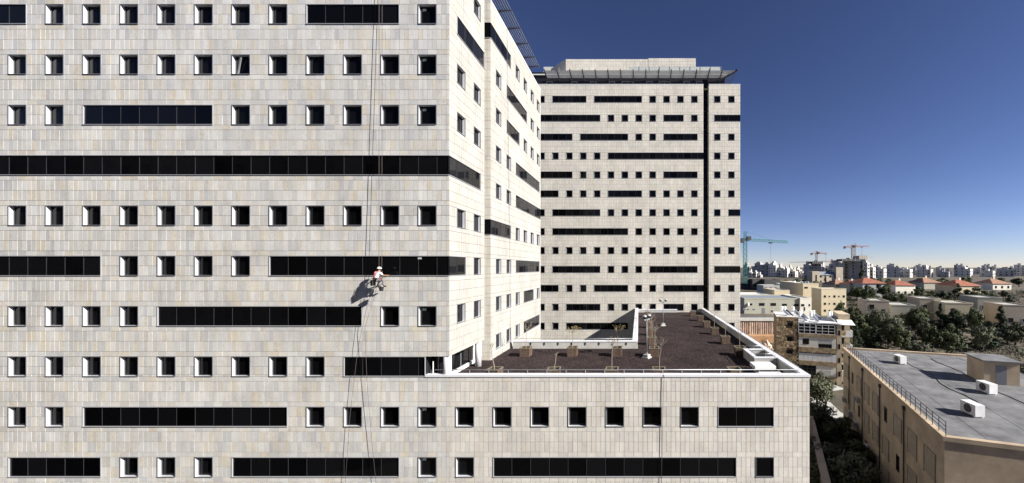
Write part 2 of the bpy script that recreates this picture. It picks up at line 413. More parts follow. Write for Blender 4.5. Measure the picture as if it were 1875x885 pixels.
# rows k = 5 .. -4 ; windows by column index, ribbons as (first, last) columns
rows = {
 7: ([-12,-11,-9,-8,-6,-5,-3,-2,0,1,2,4,5,6,7], []),
 6: ([-12,-10,-9,-6,-5,-4,-2,-1,0,1,3,4,5,6,7], [(-8,-7)]),
 5: ([-12,-11,-10,-9,-8,-3,-2,-1,0,1,2,3,7], [(4,6),(-7,-4)]),
 4: (list(range(-12,8)), []),
 3: ([2,3,4,5,6,7,-5,-4,-3,-9,-10,-11,-12], [(-2,1),(-8,-6)]),
 2: ([], [(-12,'corner')]),
 1: (list(range(-12,8)), []),
 0: ([-1,0,1,2,-7,-8,-9,-10,-11,-12], [(3,'corner'),(-6,-2)]),
 -1: ([6,7,-1,-2,-3,-4,-9,-10,-11,-12], [(0,5),(-8,-5)]),
 -2: ([-4,-3,-2,-1,0,1,2,3,4,-10,-9,-8,-7], [(5,'recess'),(-6,-5)]),
 -3: ([4,5,6,7,-3,-4,-5,-6,-11,-12], [(-2,3),(-10,-7)]),
 -4: ([0,1,7,-1,-5,-6,-7,-8,-9,-10,-12], [(2,6),(-4,-2)]),
}
XREC = -15.62
ops, todo = [], []
cutx = sorted([gx(i) for i in range(-13, 9)] + [gx(i)+WW for i in range(-13, 9)])
for k, (wins, ribs) in rows.items():
    z = rz_(k)
    for i in wins:
        ops.append((gx(i), gx(i)+WW, z-WH/2, z+WH/2)); todo.append(('w', gx(i)+WW/2, z, i, k))
    for a, b in ribs:
        ub = XS if b == 'corner' else XREC if b == 'recess' else gx(b)+WW
        ops.append((gx(a), ub, z-WH/2, z+WH/2)); todo.append(('r', gx(a), ub, z, b))
ops.append((XREC, XS, -7.84, ZSOF))
for t in todo:
    if t[0] == 'w':
        _, u, z, i, k = t
        window(FR, u, z, WW, WH, blk, off, note=(i == 7 and k in (5, 4, 3, -1, -4, -3)), tilt=(i == 2 and k == 4))
    else:
        _, ua, ub, z, e = t
        rb = ribbon(FR, ua, ub, z, WH, blk, off, cutx, endr=(e != 'corner'))
        if e == 'corner' and abs(z - WZ) < .1:
            nb = MB(); nb.box(-.14, .14, -.002, .002, -.09, .09); link('paper_note', nb.mesh('paper_note', M['note']), rb, (gx(7)-(ua+ub)/2+.1, .03, WH/2-.16))
ZLOW = ZCAP - 2*H - 4
cells = slabs(FR, XL, XS, -19.5, ZR, ops, gx(0), P4, WZ)
# the main expansion joints, two bays apart, open a little wider
mid = at(700, 440, D0)
inframe = [c for c in cells if c[3]-c[2] > .7 and c[1]-c[0] > .3]
inframe.sort(key=lambda c: abs((c[0]+c[1])/2 - mid.x) + .8*abs((c[2]+c[3])/2 - mid.z))
indiv = set(inframe[:300])
for c in inframe[:300]: single_slab(FR, c, M['stone_i'], blk, off)
part('stone_slabs', slab_mesh(FR, [c for c in cells if c not in indiv]), M['stone'], blk, tone=True, kind='stuff')
# side face
SD = Facade((XS, 0, 0), (0,1,0), (1,0,0), R(90))
SA, SB, SWD = 26.69, 29.40, 1.26
sops, stodo = [], []
srow = {7:([SA,SB],[]), 6:([SA,SB],[]), 5:([], [(SA, D1-.02)]), 4:([SA,SB],[]), 3:([SA,SB],[]), 2:([], [(D0, 30.68)]), 1:([SA,SB],[]), 0:([SB], [(D0, 28.07)]), -1:([SA,SB],[])}
for k, (ws, rs) in srow.items():
    z = rz_(k)
    for u in ws: sops.append((u, u+SWD, z-WH/2, z+WH/2)); window(SD, u+SWD/2, z, SWD, WH, blk, off, glass='sideglass')
    for a, b in rs:
        sops.append((a, b, z-WH/2, z+WH/2))
        ribbon(SD, a, b, z, WH, blk, off, [D0+1.25, SA, SA+SWD, SB, SB+SWD, 28.1], endl=(a != D0), endr=True, glass='sideglass')
part('side_slabs', slab_mesh(SD, slabs(SD, D0+.031, D1, ZSOF, ZR, sops, SA, P4, WZ), g=.022), M['side'], blk, tone=True, kind='stuff')
wl = backing(FR, XL, XS, ZSOF, ZR, ops)
for q in (backing(FR, XL, XREC, ZG, ZSOF, ops), backing(SD, D0, D1, ZSOF, ZR, sops)):
    n = len(wl.v); wl.v += q.v; wl.f += [tuple(i+n for i in f) for f in q.f]; wl.t += q.t
part('wall', wl, M['backing'], blk)
mb = MB(); mb.quad((XL, D1, ZG), (XL, D0+.03, ZG), (XL, D0+.03, ZR), (XL, D1, ZR)); mb.quad((XS-.03, D1, ZSOF), (XL, D1, ZSOF), (XL, D1, ZR), (XS-.03, D1, ZR))
part('rear_wall', mb, M['concrete'], blk)
mb = MB(); mb.box(XL, XS, D0, D1, ZR-.05, ZR+.12); part('roof', mb, M['cap'], blk)
# recessed corner under the overhang: soffit, glazing, two round columns
mb = MB(); mb.box(-15.9, XS-.03, D0+.03, D1, ZSOF, ZSOF+.05); part('soffit', mb, M['soffit'], blk)
mb = MB(); mb.box(XREC-.06, XREC, D0+.03, D0+1.2, -8.0, ZSOF); part('recess_jamb', mb, M['dark_alu'], blk)
XGL = -15.15
gl = MB(); gl.box(XGL-.03, XGL, D0+.75, 32.0, -8.45, ZSOF)
sg = part('corner_glazing', gl, M['sideglass'], blk)
g2 = MB(); g2.box(XREC, XGL, D0+.72, D0+.75, -8.45, ZSOF); part('corner_glazing', g2, M['glass'], blk)
for y in (D0+.75, 28.2, 29.7, 31.2, 31.98):
    mb = MB(); mb.box(XGL, XGL+.05, y, y+.05, -8.4, ZSOF); part('mullion', mb, M['alu_grey'] if y < 31.9 else M['white'], sg)
mb = MB(); mb.box(XGL, XGL+.14, D0+.7, 32.08, -8.7, -8.42); mb.box(XGL-.02, XGL+.1, 31.95, 32.08, -8.42, ZSOF); part('sill', mb, M['white'], sg)
mb = MB(); mb.box(XREC+.38, XREC+.43, D0+.25, D0+.3, -7.84, -6.95); part('white_post', mb, M['white'], blk)
for (cx, cy, r) in ((-14.17, D0+.30, .275), (-14.16, 30.85, .26)):
    mb = MB(); mb.tube([(cx, cy, ZGRAV-.02), (cx, cy, ZSOF+.02)], r, 28); part('column', mb, M['column'], blk, smooth=True)

# ================================================================== rear wing (behind the notch)
wing = thing('hospital_wing', 'white sunlit hospital wing behind the front block, with a steel sunshade on its roof edge', 'building', (-20, 41, ZG))
off = Vector(wing.location)
WF = Facade((0, D2, 0), (1,0,0), (0,-1,0), 0.0)
W0 = 33.95; WWD = 1.27
def wy(n): return W0 + 2.72*(n-1)
wrow = {6:([3,4,5,6], [('c',2)]), 5:([1,5,6], [(2,4)]), 4:([1,4,5,6], [(2,3)]), 3:([1,2], [(3,6)]), 2:([1,2], [(3,'e')]),
        1:([3,4,5,6], [('c',2)]), 0:([1,2], [(3,6)]), -1:([1,2,3,6], [(4,5)]), -2:([1,2,3], [(4,6)]), -3:([4,5,6], []), -4:([4,5,6], [])}
wops, fops = [], []
cw = sorted([wy(n) for n in range(1, 8)] + [wy(n)+WWD for n in range(1, 8)])
for k, (ws, rs) in wrow.items():
    z = rz_(k)
    for n in ws: wops.append((wy(n), wy(n)+WWD, z-WH/2, z+WH/2)); window(SD, wy(n)+WWD/2, z, WWD, WH, wing, off, glass='sideglass')
    for a, b in rs:
        ua = D2 if a == 'c' else wy(a); ub = D3 if b == 'e' else wy(b)+WWD
        wops.append((ua, ub, z-WH/2, z+WH/2)); ribbon(SD, ua, ub, z, WH, wing, off, cw, endl=(a != 'c'), endr=(b != 'e'), glass='sideglass')
        if a == 'c':
            fops.append((-17, XS, z-WH/2, z+WH/2)); ribbon(WF, -17, XS, z, WH, wing, off, [-15.3], endl=False, endr=False)
part('side_slabs', slab_mesh(SD, slabs(SD, D2+.031, D3, -24, ZR, wops, W0, 2.72/8, WZ), g=.022), M['side'], wing, tone=True, kind='stuff')
fc_ = slabs(WF, -17, XS, ZGRAV, ZR, fops, XS-4*P4, P4*1.5, WZ)
part('front_slabs', slab_mesh(WF, fc_), M['tower'], wing, tone=True, kind='stuff')
wl = backing(SD, D2, D3, ZG, ZR, wops); q = backing(WF, -17, XS, ZGRAV-.3, ZR, fops)
n = len(wl.v); wl.v += q.v; wl.f += [tuple(i+n for i in f) for f in q.f]; wl.t += q.t
wl.quad((XS-.03, D3, ZG), (-30, D3, ZG), (-30, D3, ZR), (XS-.03, D3, ZR)); wl.quad((-30, D3, ZG), (-30, D2, ZG), (-30, D2, ZR), (-30, D3, ZR))
wl.quad((-30, D2+.03, ZG), (-17, D2+.03, ZG), (-17, D2+.03, ZR), (-30, D2+.03, ZR))
part('wall', wl, M['backing'], wing)
mb = MB(); mb.box(-30, XS+.02, D2-.02, D3+.02, ZR-.04, ZR+.10); part('roof', mb, M['cap'], wing)
mb = MB(); mb.box(-29, -16.6, D2+1, D3-1.5, ZR+.1, ZR+1.5); part('penthouse', mb, M['dark_alu'], wing)
# roof-edge sunshade: tapered brackets carrying seven square bars
sz = 27.0; byy = [31.3, 34.0, 36.7, 39.4, 42.1, 44.8, 46.85]
mb = MB()
for j in range(7):
    x = -14.95 + j*.255; mb.box(x-.03, x+.03, 30.2, 47.2, sz-.03, sz+.03)
sun_ = part('sunshade', mb, M['louver'], wing)
for y in byy:
    bm = MB(); n = len(bm.v); x0, x1 = -15.3, -13.16
    prof = [(x0, -.36), (x1-.25, -.10), (x1, -.06), (x1, -.035), (x0, -.035)]
    for yy in (y-.035, y+.035): bm.v += [(px, yy, sz+pz) for px, pz in prof]
    m_ = len(prof); bm.f.append(tuple(range(m_))); bm.f.append(tuple(range(m_, 2*m_))[::-1])
    for i in range(m_): bm.f.append((i, (i+1) % m_, m_+(i+1) % m_, m_+i))
    bm.t = [.5]*len(bm.f); part('bracket', bm, M['dark_steel'], sun_)
    pm = MB(); pm.box(-15.35, -15.25, y-.05, y+.05, ZR+.1, sz-.05); part('post', pm, M['louver'], sun_)
mb = MB(); mb.box(-14.6, -14.5, D2+.2, D3-.3, ZR+.1, ZR+.75); part('roof_upstand', mb, M['cap'], wing)

# ================================================================== podium
pod = thing('podium', 'low limestone podium with a gravel roof terrace and white coping, projecting from the tall blocks', 'building', (0, 45, ZG))
off = Vector(pod.location)
PXR, YC, XC = 12.48, 37.5, -.67      # right edge, courtyard wall, courtyard side
PB = 2.74; PX8 = -13.41; PP = PB/8
def gp(i): return PX8 + (i-8)*PB
pops = []
pcut = sorted([gp(i) for i in range(8, 18)] + [gp(i)+WW for i in range(8, 18)])
prow = {-3: (list(range(8, 15)), [(15, 16)]), -4: ([8, 16], [(9, 15)]), -5: ([8,9,10,12,13,14,15,16], [])}
for k, (ws, rs) in prow.items():
    z = rz_(k)
    for i in ws:
        pops.append((gp(i), gp(i)+WW, z-WH/2, z+WH/2))
        window(FR, gp(i)+WW/2, z, WW, WH, pod, off, reveal=.27 if (k, i) != (-4, 16) else .08)
    for a, b in rs:
        pops.append((gp(a), gp(b)+WW, z-WH/2, z+WH/2)); ribbon(FR, gp(a), gp(b)+WW, z, WH, pod, off, pcut)
cells = slabs(FR, XS, PXR, -19.5, ZCAP-.14, pops, gp(8), PP, WZ)
big = [c for c in cells if (c[1]-c[0])*(c[3]-c[2]) > .2 and c[2] > -15.9]
big.sort(key=lambda c: -(c[2] > -13.6)*100 - (c[0]+c[1])/2)
indiv = set(big[:300])
for c in big[:300]: single_slab(FR, c, M['pod_i'], pod, off)
part('stone_slabs', slab_mesh(FR, [c for c in cells if c not in indiv]), M['pod'], pod, tone=True, kind='stuff')
wl = backing(FR, XS, PXR, ZG, ZCAP-.14, pops)
wl.quad((PXR, D0+.03, ZG), (PXR, DT-.1, ZG), (PXR, DT-.1, ZCAP-.14), (PXR, D0+.03, ZCAP-.14))
part('wall', wl, M['backing'], pod)
rs = MB(); rs.box(XS-1.8, PXR-.4, D0+.42, YC+.02, ZGRAV-.4, ZGRAV-.02); rs.box(XC+.02, PXR-.4, YC+.02, DT-.12, ZGRAV-.4, ZGRAV-.02); part('roof_slab', rs, M['concrete'], pod)
gv = MB()
def sheet(x0, x1, y0, y1, z):
    gv.quad((x0,y0,z), (x1,y0,z), (x1,y1,z), (x0,y1,z))
sheet(-15.1, PXR-.42, D0+.42, YC-.01, ZGRAV); sheet(-.12, PXR-.42, YC-.01, DT-.13, ZGRAV)
for _ in range(42000):
    if random.random() < .62: x, y = random.uniform(-14.9, 12), random.uniform(26.1, YC-.1)
    else: x, y = random.uniform(0, 12), random.uniform(YC, 60)
    s = random.uniform(.025, .06); h = s*random.uniform(.5, 1.1); a = random.random()*6.28
    p = [Vector((x+s*math.cos(a+t), y+s*math.sin(a+t), ZGRAV-.005)) for t in (0, 2.0, 4.1)]; tp = Vector((x+random.uniform(-.02,.02), y+random.uniform(-.02,.02), ZGRAV+h))
    n = len(gv.v); gv.v += [tuple(q) for q in p] + [tuple(tp)]
    gv.f += [(n,n+1,n+3), (n+1,n+2,n+3), (n+2,n,n+3)]; gv.t += [.5]*3
part('gravel', gv, M['gravel'], pod, kind='stuff')
# parapets with white coping
def parapet(x0, x1, y0, y1, zt, zb, cx0, cx1, cy0, cy1, ch=.15):
    mb = MB(); mb.box(x0, x1, y0, y1, zb, zt-ch); o = part('parapet', mb, M['concrete'], pod)
    cb = MB(); cb.box(cx0, cx1, cy0, cy1, zt-ch, zt); part('coping', cb, M['cap'], o); return o
front = parapet(XREC, PXR-.02, D0+.035, D0+.40, ZCAP, ZGRAV-.3, XREC, PXR+.05, D0-.06, D0+.44)
right = parapet(PXR-.38, PXR-.02, D0+.44, DT-.15, ZCAP, ZGRAV-.3, PXR-.44, PXR+.05, D0+.44, DT-.15)
cwall = parapet(-13.5, XC+.02, YC, YC+.35, ZCAP, ZG, -13.55, XC-.05, YC-.04, YC+.42)
cside = parapet(XC+.03, -.18, YC+.0, DT-.15, ZCAP, ZG, XC-.05, -.12, YC-.04, DT-.15)
farw = parapet(-.12, 7.4, DT-.55, DT-.2, ZCAP-.25, ZGRAV-.3, -.12, 7.4, DT-.6, DT-.15)
# little black scuppers/brackets under the courtyard coping
sb = MB()
scup = None
for i in range(10):
    x = -11.6 + i*1.355*1.08
    if x > -.9: break
    if scup is None:
        sb.box(-.07, .07, -.03, 0, -.26, -.0); sb.box(-.07, .0, -.03, 0, -.33, -.26); scup = sb.mesh('scupper', M['dark_alu'])
    link('scupper', scup, cwall, Vector((x, YC-.005, ZCAP-.16)) - off)
def railing(name, a, b, n, hgt, parent, r=.025):
    a = Vector(a); b = Vector(b)
    mb = MB(); mb.tube([a + Vector((0,0,hgt)), b + Vector((0,0,hgt))], r, 8); o = part(name, mb, M['steel'], parent, smooth=True)
    for i in range(n+1):
        p = a.lerp(b, i/n); q = MB(); q.tube([p, p + Vector((0,0,hgt))], r*.7, 6); part('post', q, M['steel'], o)
    return o
railing('railing', (XREC+.2, D0+.36, ZCAP), (PXR-.7, D0+.36, ZCAP), 19, .27, front, .03)
railing('railing', (PXR-.2, D0+1.3, ZCAP), (PXR-.2, DT-1, ZCAP), 24, .22, right, .016)
railing('railing', (-13.4, YC+.2, ZCAP), (-.5, YC+.2, ZCAP), 9, .2, cwall, .02)
railing('railing', (-.42, YC+.4, ZCAP), (-.42, DT-1, ZCAP), 14, .2, cside, .02)
# open shaft and pale roof hatches in the right corner of the terrace
sh = MB(); xa, xb, ya, yb = 10.1, PXR-.44, 30.6, 33.9
for x0, x1, y0, y1 in ((xa, xa+.25, ya, yb), (xa+.25, xb, ya, ya+.25), (xa+.25, xb, yb-.25, yb)): sh.box(x0, x1, y0, y1, ZGRAV, ZCAP-.1)
shaft = part('roof_shaft', sh, M['concrete'], pod)
cp = MB(); cp.box(xa-.04, xa+.31, ya-.04, yb+.04, ZCAP-.1, ZCAP); cp.box(xa+.31, xb, ya-.04, ya+.31, ZCAP-.1, ZCAP); cp.box(xa+.31, xb, yb-.31, yb+.04, ZCAP-.1, ZCAP)
part('coping', cp, M['cap'], shaft)
railing('handrail', (xa+.1, ya+.1, ZCAP), (xa+.1, yb-.1, ZCAP), 3, .28, shaft, .02)
railing('handrail', (xa+.1, yb-.1, ZCAP), (xb-.1, yb-.1, ZCAP), 2, .28, shaft, .02)
railing('handrail', (xa+.1, ya+.1, ZCAP), (xb-.1, ya+.1, ZCAP), 2, .28, shaft, .02)
hv = thing('ventilation_box', 'white metal ventilation box with an overhanging lid beside the roof shaft', 'ventilation unit', (10.35, 29.3, ZGRAV))
mb = MB(); mb.box(-.7, .7, -.55, .55, 0, .32); part('base', mb, M['concrete'], hv, world=False)
mb = MB(); mb.box(-.85, .85, -.7, .7, .32, .62); part('lid', mb, M['white'], hv, world=False)
sk = thing('roof_hatch', 'flat pale roof hatch just behind the front parapet near the corner', 'roof hatch', (10.4, 27.2, ZGRAV))
mb = MB(); mb.box(-.8, .8, -.75, .75, 0, .28); part('curb', mb, M['concrete'], sk, world=False)
mb = MB(); mb.box(-.86, -.01, -.8, .8, .28, .36); part('cover', mb, M['white'], sk, world=False)
mb = MB(); mb.box(.01, .86, -.8, .8, .28, .36); part('cover', mb, M['white'], sk, world=False)

# ================================================================== far tower
tw = thing('hospital_tower', 'beige stone hospital tower block standing across the gravel terrace, with rows of small square windows', 'building', (0, 80, ZG))
off = Vector(tw.location)
TF = Facade((0, DT, 0), (1,0,0), (0,-1,0), 0.0)
S_ = DT/FPX
TXL, TSL, TSR, TXR = -31.0, (1288-PX0)*S_, (1298.2-PX0)*S_, (1355.5-PX0)*S_
ZT = (490-154.3)*S_
TZ0 = (490-182.0)*S_; TP = 34.62*S_
TB = 25.45*S_; TWW, TWH = 1.26, 1.36
def tx(i): return (985.7-PX0)*S_ + i*TB
RX = [(1307.6-PX0)*S_, (1333.5-PX0)*S_]
trows = [
 ([0,8,9,10,11], [(1,3),(4,7)], 'ww'), ([5,6,7,8,11], [(-1,4),(9,10)], 'e0'), ([7,8], [(-1,2),(3,6),(9,11)], 'ww'),
 ([0,1,2,3,4], [(5,'s')], 'ww'), ([3,4,5,6,7,8], [(-1,2),(9,11)], 'ww'), ([2,3,4,8,9,10,11], [(-1,1),(5,7)], 'ww'),
 ([0,5,6,7,8,9,10,11], [(1,4)], 'we'), ([0,7,8,9,10,11], [(1,6)], 'ww'), (list(range(0,12)), [], 'ww'),
 ([0,5,6,7], [(1,4),(8,11)], 'e0'), ([2,3,7,8], [(-1,1),(4,6),(9,'s')], 'ww'), ([0,1,5,6,7,8,11], [(2,4),(9,10)], 'ww'),
 ([0,1,8,9], [(2,6)], 'ww'), ([0,1,2,3,4,5], [], 'ww')]
t1, t2 = [], []
tcut = sorted([tx(i) for i in range(-1, 13)] + [tx(i)+TWW for i in range(-1, 13)])
for r, (ws, rs, rt) in enumerate(trows):
    z = TZ0 - TP*r
    for i in ws:
        t1.append((tx(i), tx(i)+TWW, z-TWH/2, z+TWH/2)); window(TF, tx(i)+TWW/2, z, TWW, TWH, tw, off, reveal=.22, lin=.06, detail=False)
    for a, b in rs:
        ub = TSL if b == 's' else tx(b)+TWW
        t1.append((tx(a), ub, z-TWH/2, z+TWH/2)); ribbon(TF, tx(a), ub, z, TWH, tw, off, tcut, endr=(b != 's'), glass='tower', lin=.05)
    if rt[0] == 'w':
        t2.append((RX[0], RX[0]+TWW, z-TWH/2, z+TWH/2)); window(TF, RX[0]+TWW/2, z, TWW, TWH, tw, off, reveal=.22, lin=.06, detail=False)
        if rt[1] == 'w':
            t2.append((RX[1], RX[1]+TWW, z-TWH/2, z+TWH/2)); window(TF, RX[1]+TWW/2, z, TWW, TWH, tw, off, reveal=.22, lin=.06, detail=False)
        else:
            t2.append((RX[1], TXR, z-TWH/2, z+TWH/2)); ribbon(TF, RX[1], TXR, z, TWH, tw, off, [], endr=False, glass='tower', lin=.05)
    else:
        t2.append((RX[0], TXR, z-TWH/2, z+TWH/2)); ribbon(TF, RX[0], TXR, z, TWH, tw, off, [RX[0]+TWW, RX[1]], endr=False, glass='tower', lin=.05)
ce = slabs(TF, TXL, TSL, ZG, ZT-.1, t1, tx(0), TB/8, TZ0) + slabs(TF, TSR, TXR, ZG, ZT-.1, t2, RX[0], TB/8, TZ0)
part('stone_slabs', slab_mesh(TF, ce, g=.022), M['tower'], tw, tone=True, kind='stuff')
wl = backing(TF, TXL, TSL, ZG, ZT-.1, t1); q = backing(TF, TSR, TXR, ZG, ZT-.1, t2)
n = len(wl.v); wl.v += q.v; wl.f += [tuple(i+n for i in f) for f in q.f]; wl.t += q.t
part('wall', wl, M['backing'], tw)
mb = MB(); YB = DT+22
mb.quad((TXR, DT+.03, ZG), (TXR, YB, ZG), (TXR, YB, ZT-.1), (TXR, DT+.03, ZT-.1)); mb.quad((TXR, YB, ZG), (TXL, YB, ZG), (TXL, YB, ZT-.1), (TXR, YB, ZT-.1)); mb.quad((TXL, YB, ZG), (TXL, DT+.03, ZG), (TXL, DT+.03, ZT-.1), (TXL, YB, ZT-.1))
mb.quad((TSR, DT+1.6, ZG), (TSR, DT+.0, ZG), (TSR, DT+.0, ZT-.1), (TSR, DT+1.6, ZT-.1)); mb.quad((TSL, DT, ZG), (TSL, DT+1.6, ZG), (TSL, DT+1.6, ZT-.1), (TSL, DT, ZT-.1))
part('side_wall', mb, M['tower'], tw)
mb = MB(); mb.box(TSL, TSR, DT+1.2, DT+1.3, ZG, ZT+1.5)
slot = part('slot_glazing', mb, M['glass'], tw)
for r in range(15):
    z = TZ0 - TP*r + TP/2
    mb = MB(); mb.box(TSL, TSR, DT+1.14, DT+1.2, z-.06, z+.06); part('transom', mb, M['dark_alu'], slot)
mb = MB(); mb.box(TXL-.02, TSL+.02, DT-.03, DT+.5, ZT-.1, ZT); mb.box(TSR-.02, TXR+.02, DT-.03, DT+.5, ZT-.1, ZT); part('coping', mb, M['cap'], tw)
mb = MB(); mb.quad((TXL, DT+.5, ZT-.6), (TXR, DT+.5, ZT-.6), (TXR, YB, ZT-.6), (TXL, YB, ZT-.6)); part('roof', mb, M['concrete'], tw)
# recessed dark attic, its window frames, and the pergola of glass louvers round it
DA = 72.0; SA_ = DA/FPX; ZA = (490-138.5)*SA_
mb = MB(); mb.box((968-PX0)*SA_, (1327-PX0)*SA_, DA, DA+9, ZT-.6, ZA); attic = part('attic', mb, M['attic'], tw)
for px in (1000.5, 1046.5, 1081, 1115, 1138.5, 1149, 1183.5, 1206.5, 1217, 1252, 1275):
    x0 = (px-PX0)*SA_; z1 = (490-149.8)*SA_; mb = MB(); x1 = x0 + 11*SA_
    mb.box(x0, x1, DA-.06, DA-.003, z1-.08, z1); mb.box(x0, x0+.08, DA-.06, DA-.003, ZT-.5, z1-.08); mb.box(x1-.08, x1, DA-.06, DA-.003, ZT-.5, z1-.08)
    part('attic_frame', mb, M['alu_grey'], attic)
mb = MB(); mb.box((976-PX0)*SA_, (1330-PX0)*SA_, DA-.35, DA+9.2, ZA, ZA+.12); part('attic_roof', mb, M['white'], attic)
mb = MB(); mb.box((968-PX0)*SA_, (1000-PX0)*SA_, DA-.02, DA+6, ZA-.2, (490-132.5)*SA_); part('attic_block', mb, M['attic'], attic)
gp_ = mat('frosted_glass_louver', (.52, .54, .58), .25, 0, .5, var=.1, vscale=.6); 
perg = None
pa, pb = [], []
Yi, Zi, Yo, Zo = 71.6, (490-143.6)*71.6/FPX, 69.8, (490-129.3)*69.8/FPX
xs_in = [1001.5 + (1318-1001.5)*i/14 for i in range(15)]
mb = MB(); mb.bar(((xs_in[0]-PX0)*Yi/FPX-.3, Yi, Zi), (17.2, Yi, Zi), .10, .16); perg = part('pergola', mb, M['dark_steel'], tw)
lx0 = (1001-PX0)*Yi/FPX; 
for j in range(6):
    t0, t1_ = (j+.08)/6, (j+.92)/6
    y0, z0, y1, z1 = Yi+(Yo-Yi)*t0, Zi+(Zo-Zi)*t0, Yi+(Yo-Yi)*t1_, Zi+(Zo-Zi)*t1_
    mb = MB(); mb.quad((lx0, y0, z0+.02), (17.2+2.3*t0, y0, z0+.02), (17.2+2.3*t1_, y1, z1+.02), (lx0, y1, z1+.02))
    mb.quad((lx0, y1, z1), (17.2+2.3*t1_, y1, z1), (17.2+2.3*t0, y0, z0), (lx0, y0, z0))
    part('louver', mb, gp_, perg)
for px in xs_in:
    x = (px-PX0)*Yi/FPX; xo = x + (x - 2)*.004
    mb = MB(); mb.bar((x, Yi+.3, Zi-.30), (x, Yi, Zi-.02), .17, .3); mb.bar((x, Yi, Zi-.02), (xo, Yo-.1, Zo+.14), .17, .34); part('bracket', mb, M['dark_steel'], perg)
mb = MB(); mb.bar((17.1, Yi, Zi-.1), (19.65, Yo-.1, Zo+.1), .16, .36); part('bracket', mb, M['dark_steel'], perg)
for j in range(7):
    t = j/6; mb = MB(); mb.bar((17.3+2.3*t, Yi+(Yo-Yi)*t, Zi+(Zo-Zi)*t), (17.3+2.3*t, 81, Zi+(Zo-Zi)*t), .09, .06); part('louver_bar', mb, M['louver'], perg)
for y in (74.5, 78.0):
    mb = MB(); mb.bar((17.2, y, Zi-.1), (19.6, y, Zo+.0), .1, .2); part('bracket', mb, M['dark_steel'], perg)
# stone plant room on the roof, with its slanted left wall and a taller middle part
DP = 74.5; q_ = DP/FPX
def plant(pts, zt, name):
    mb = MB(); n = len(pts); zb = ZT-.6
    for p in pts: mb.v.append((p[0], p[1], zb))
    for p in pts: mb.v.append((p[0], p[1], zt))
    for i in range(n): mb.f.append((i, (i+1) % n, n+(i+1) % n, n+i)); mb.t.append(.3)
    mb.f.append(tuple(range(n, 2*n))); mb.t.append(.3)
    return mb
x0, x1 = (1036-PX0)*q_, (1187-PX0)*q_; x2 = (1274-PX0)*q_
pz1, pz2 = (490-108.6)*q_, (490-107.0)*q_
PF = Facade((0, DP, 0), (1,0,0), (0,-1,0), 0.0)
xb_ = (1009-PX0)*(DP+3.6)/FPX
pl = part('plant_room', plant([(x0, DP+.03), (x1, DP+.03), (x1, DP+8), (xb_, DP+8), (xb_, DP+3.6)], pz1, 'a'), M['backing'], tw)
p2 = part('plant_room', plant([(x1+.01, DP-.0), (x2, DP-.0), (x2, DP+8), (x1+.01, DP+8)], pz2, 'b'), M['backing'], tw)
part('stone_slabs', slab_mesh(PF, slabs(PF, x0, x1, ZT, pz1, [], x0, .34, TZ0), g=.03), M['tower'], pl, tone=True, kind='stuff')
PF2 = Facade((0, DP-.03, 0), (1,0,0), (0,-1,0), 0.0)
part('stone_slabs', slab_mesh(PF2, slabs(PF2, x1, x2, ZT, pz2, [], x0, .34, TZ0), g=.03), M['tower'], p2, tone=True, kind='stuff')
ln = math.hypot(x0-xb_, 3.6); PD = Facade((xb_, DP+3.6, 0), ((x0-xb_)/ln, -3.6/ln, 0), (-3.6/ln, -(x0-xb_)/ln, 0), 0)
part('stone_slabs', slab_mesh(PD, slabs(PD, 0, ln, ZT, pz1, [], 0, .34, TZ0), g=.03), M['tower'], pl, tone=True, kind='stuff')
mb = MB(); mb.box((986-PX0)*q_, (1004.5-PX0)*q_, DP+4, DP+8, ZT, (490-121)*DP/FPX+2.1); part('stair_head', mb, M['concrete'], tw)
mb = MB(); g0, g1 = (1152-PX0)*73/FPX, (1320-PX0)*73/FPX; mb.box(g0, g1, 73, 73.12, ZA+.1, (490-122.6)*73/FPX)
M['glass_screen'] = mat('greenish_screen', (.36, .38, .36), .4, 0, .5, var=.06); gs = part('roof_screen', mb, M['glass_screen'], tw)
for i in range(10):
    x = g0 + (g1-g0)*i/9; mb = MB(); mb.box(x-.04, x+.04, 72.94, 72.998, ZA+.1, (490-122)*73/FPX); part('screen_post', mb, M['alu_grey'], gs)
for px in (1024, 1042, 1060.5, 1079, 1097.5, 1116, 1135): 
    x = (px-PX0)*73/FPX; mb = MB(); mb.box(x-.03, x+.03, 73, 73.06, ZA, (490-123.5)*73/FPX); part('roof_post', mb, M['alu_grey'], attic)

# ================================================================== terrace furniture
# planters of upright boards with a sapling each
pl_mesh = {}
def planter_proto():
    hw = .46; mb = MB()
    for i in range(6):
        x = -hw + (i+.5)*2*hw/6
    bd = MB(); bd.box(-.072, .072, -.018, .018, 0, .80); pl_mesh['board'] = bd.mesh('board', M['wood'])
    rm = MB(); rm.box(-.50, .50, -.045, .045, -.03, .03); pl_mesh['rim'] = rm.mesh('rim', M['wood_rim'])
    sl = MB(); sl.box(-.43, .43, -.43, .43, 0, .70); pl_mesh['soil'] = sl.mesh('soil', M['soil'])
planter_proto()
def planter(x, y, label, rz=0.0):
    t = thing('planter_box', label, 'planter', (x, y, ZGRAV), rz, 'wooden planter boxes on the terrace')
    for side in range(4):
        a = side*math.pi/2; ca, sa = math.cos(a), math.sin(a)
        for i in range(6):
            u = -.385 + i*.154; v = -.455
            o = link('board', pl_mesh['board'], t, (u*ca - v*sa, u*sa + v*ca, .02), a)
        o = link('rim', pl_mesh['rim'], t, (-(-.455)*sa, -.455*ca, .85 + .002*side), a)
    link('soil', pl_mesh['soil'], t, (0, 0, .02)); return t
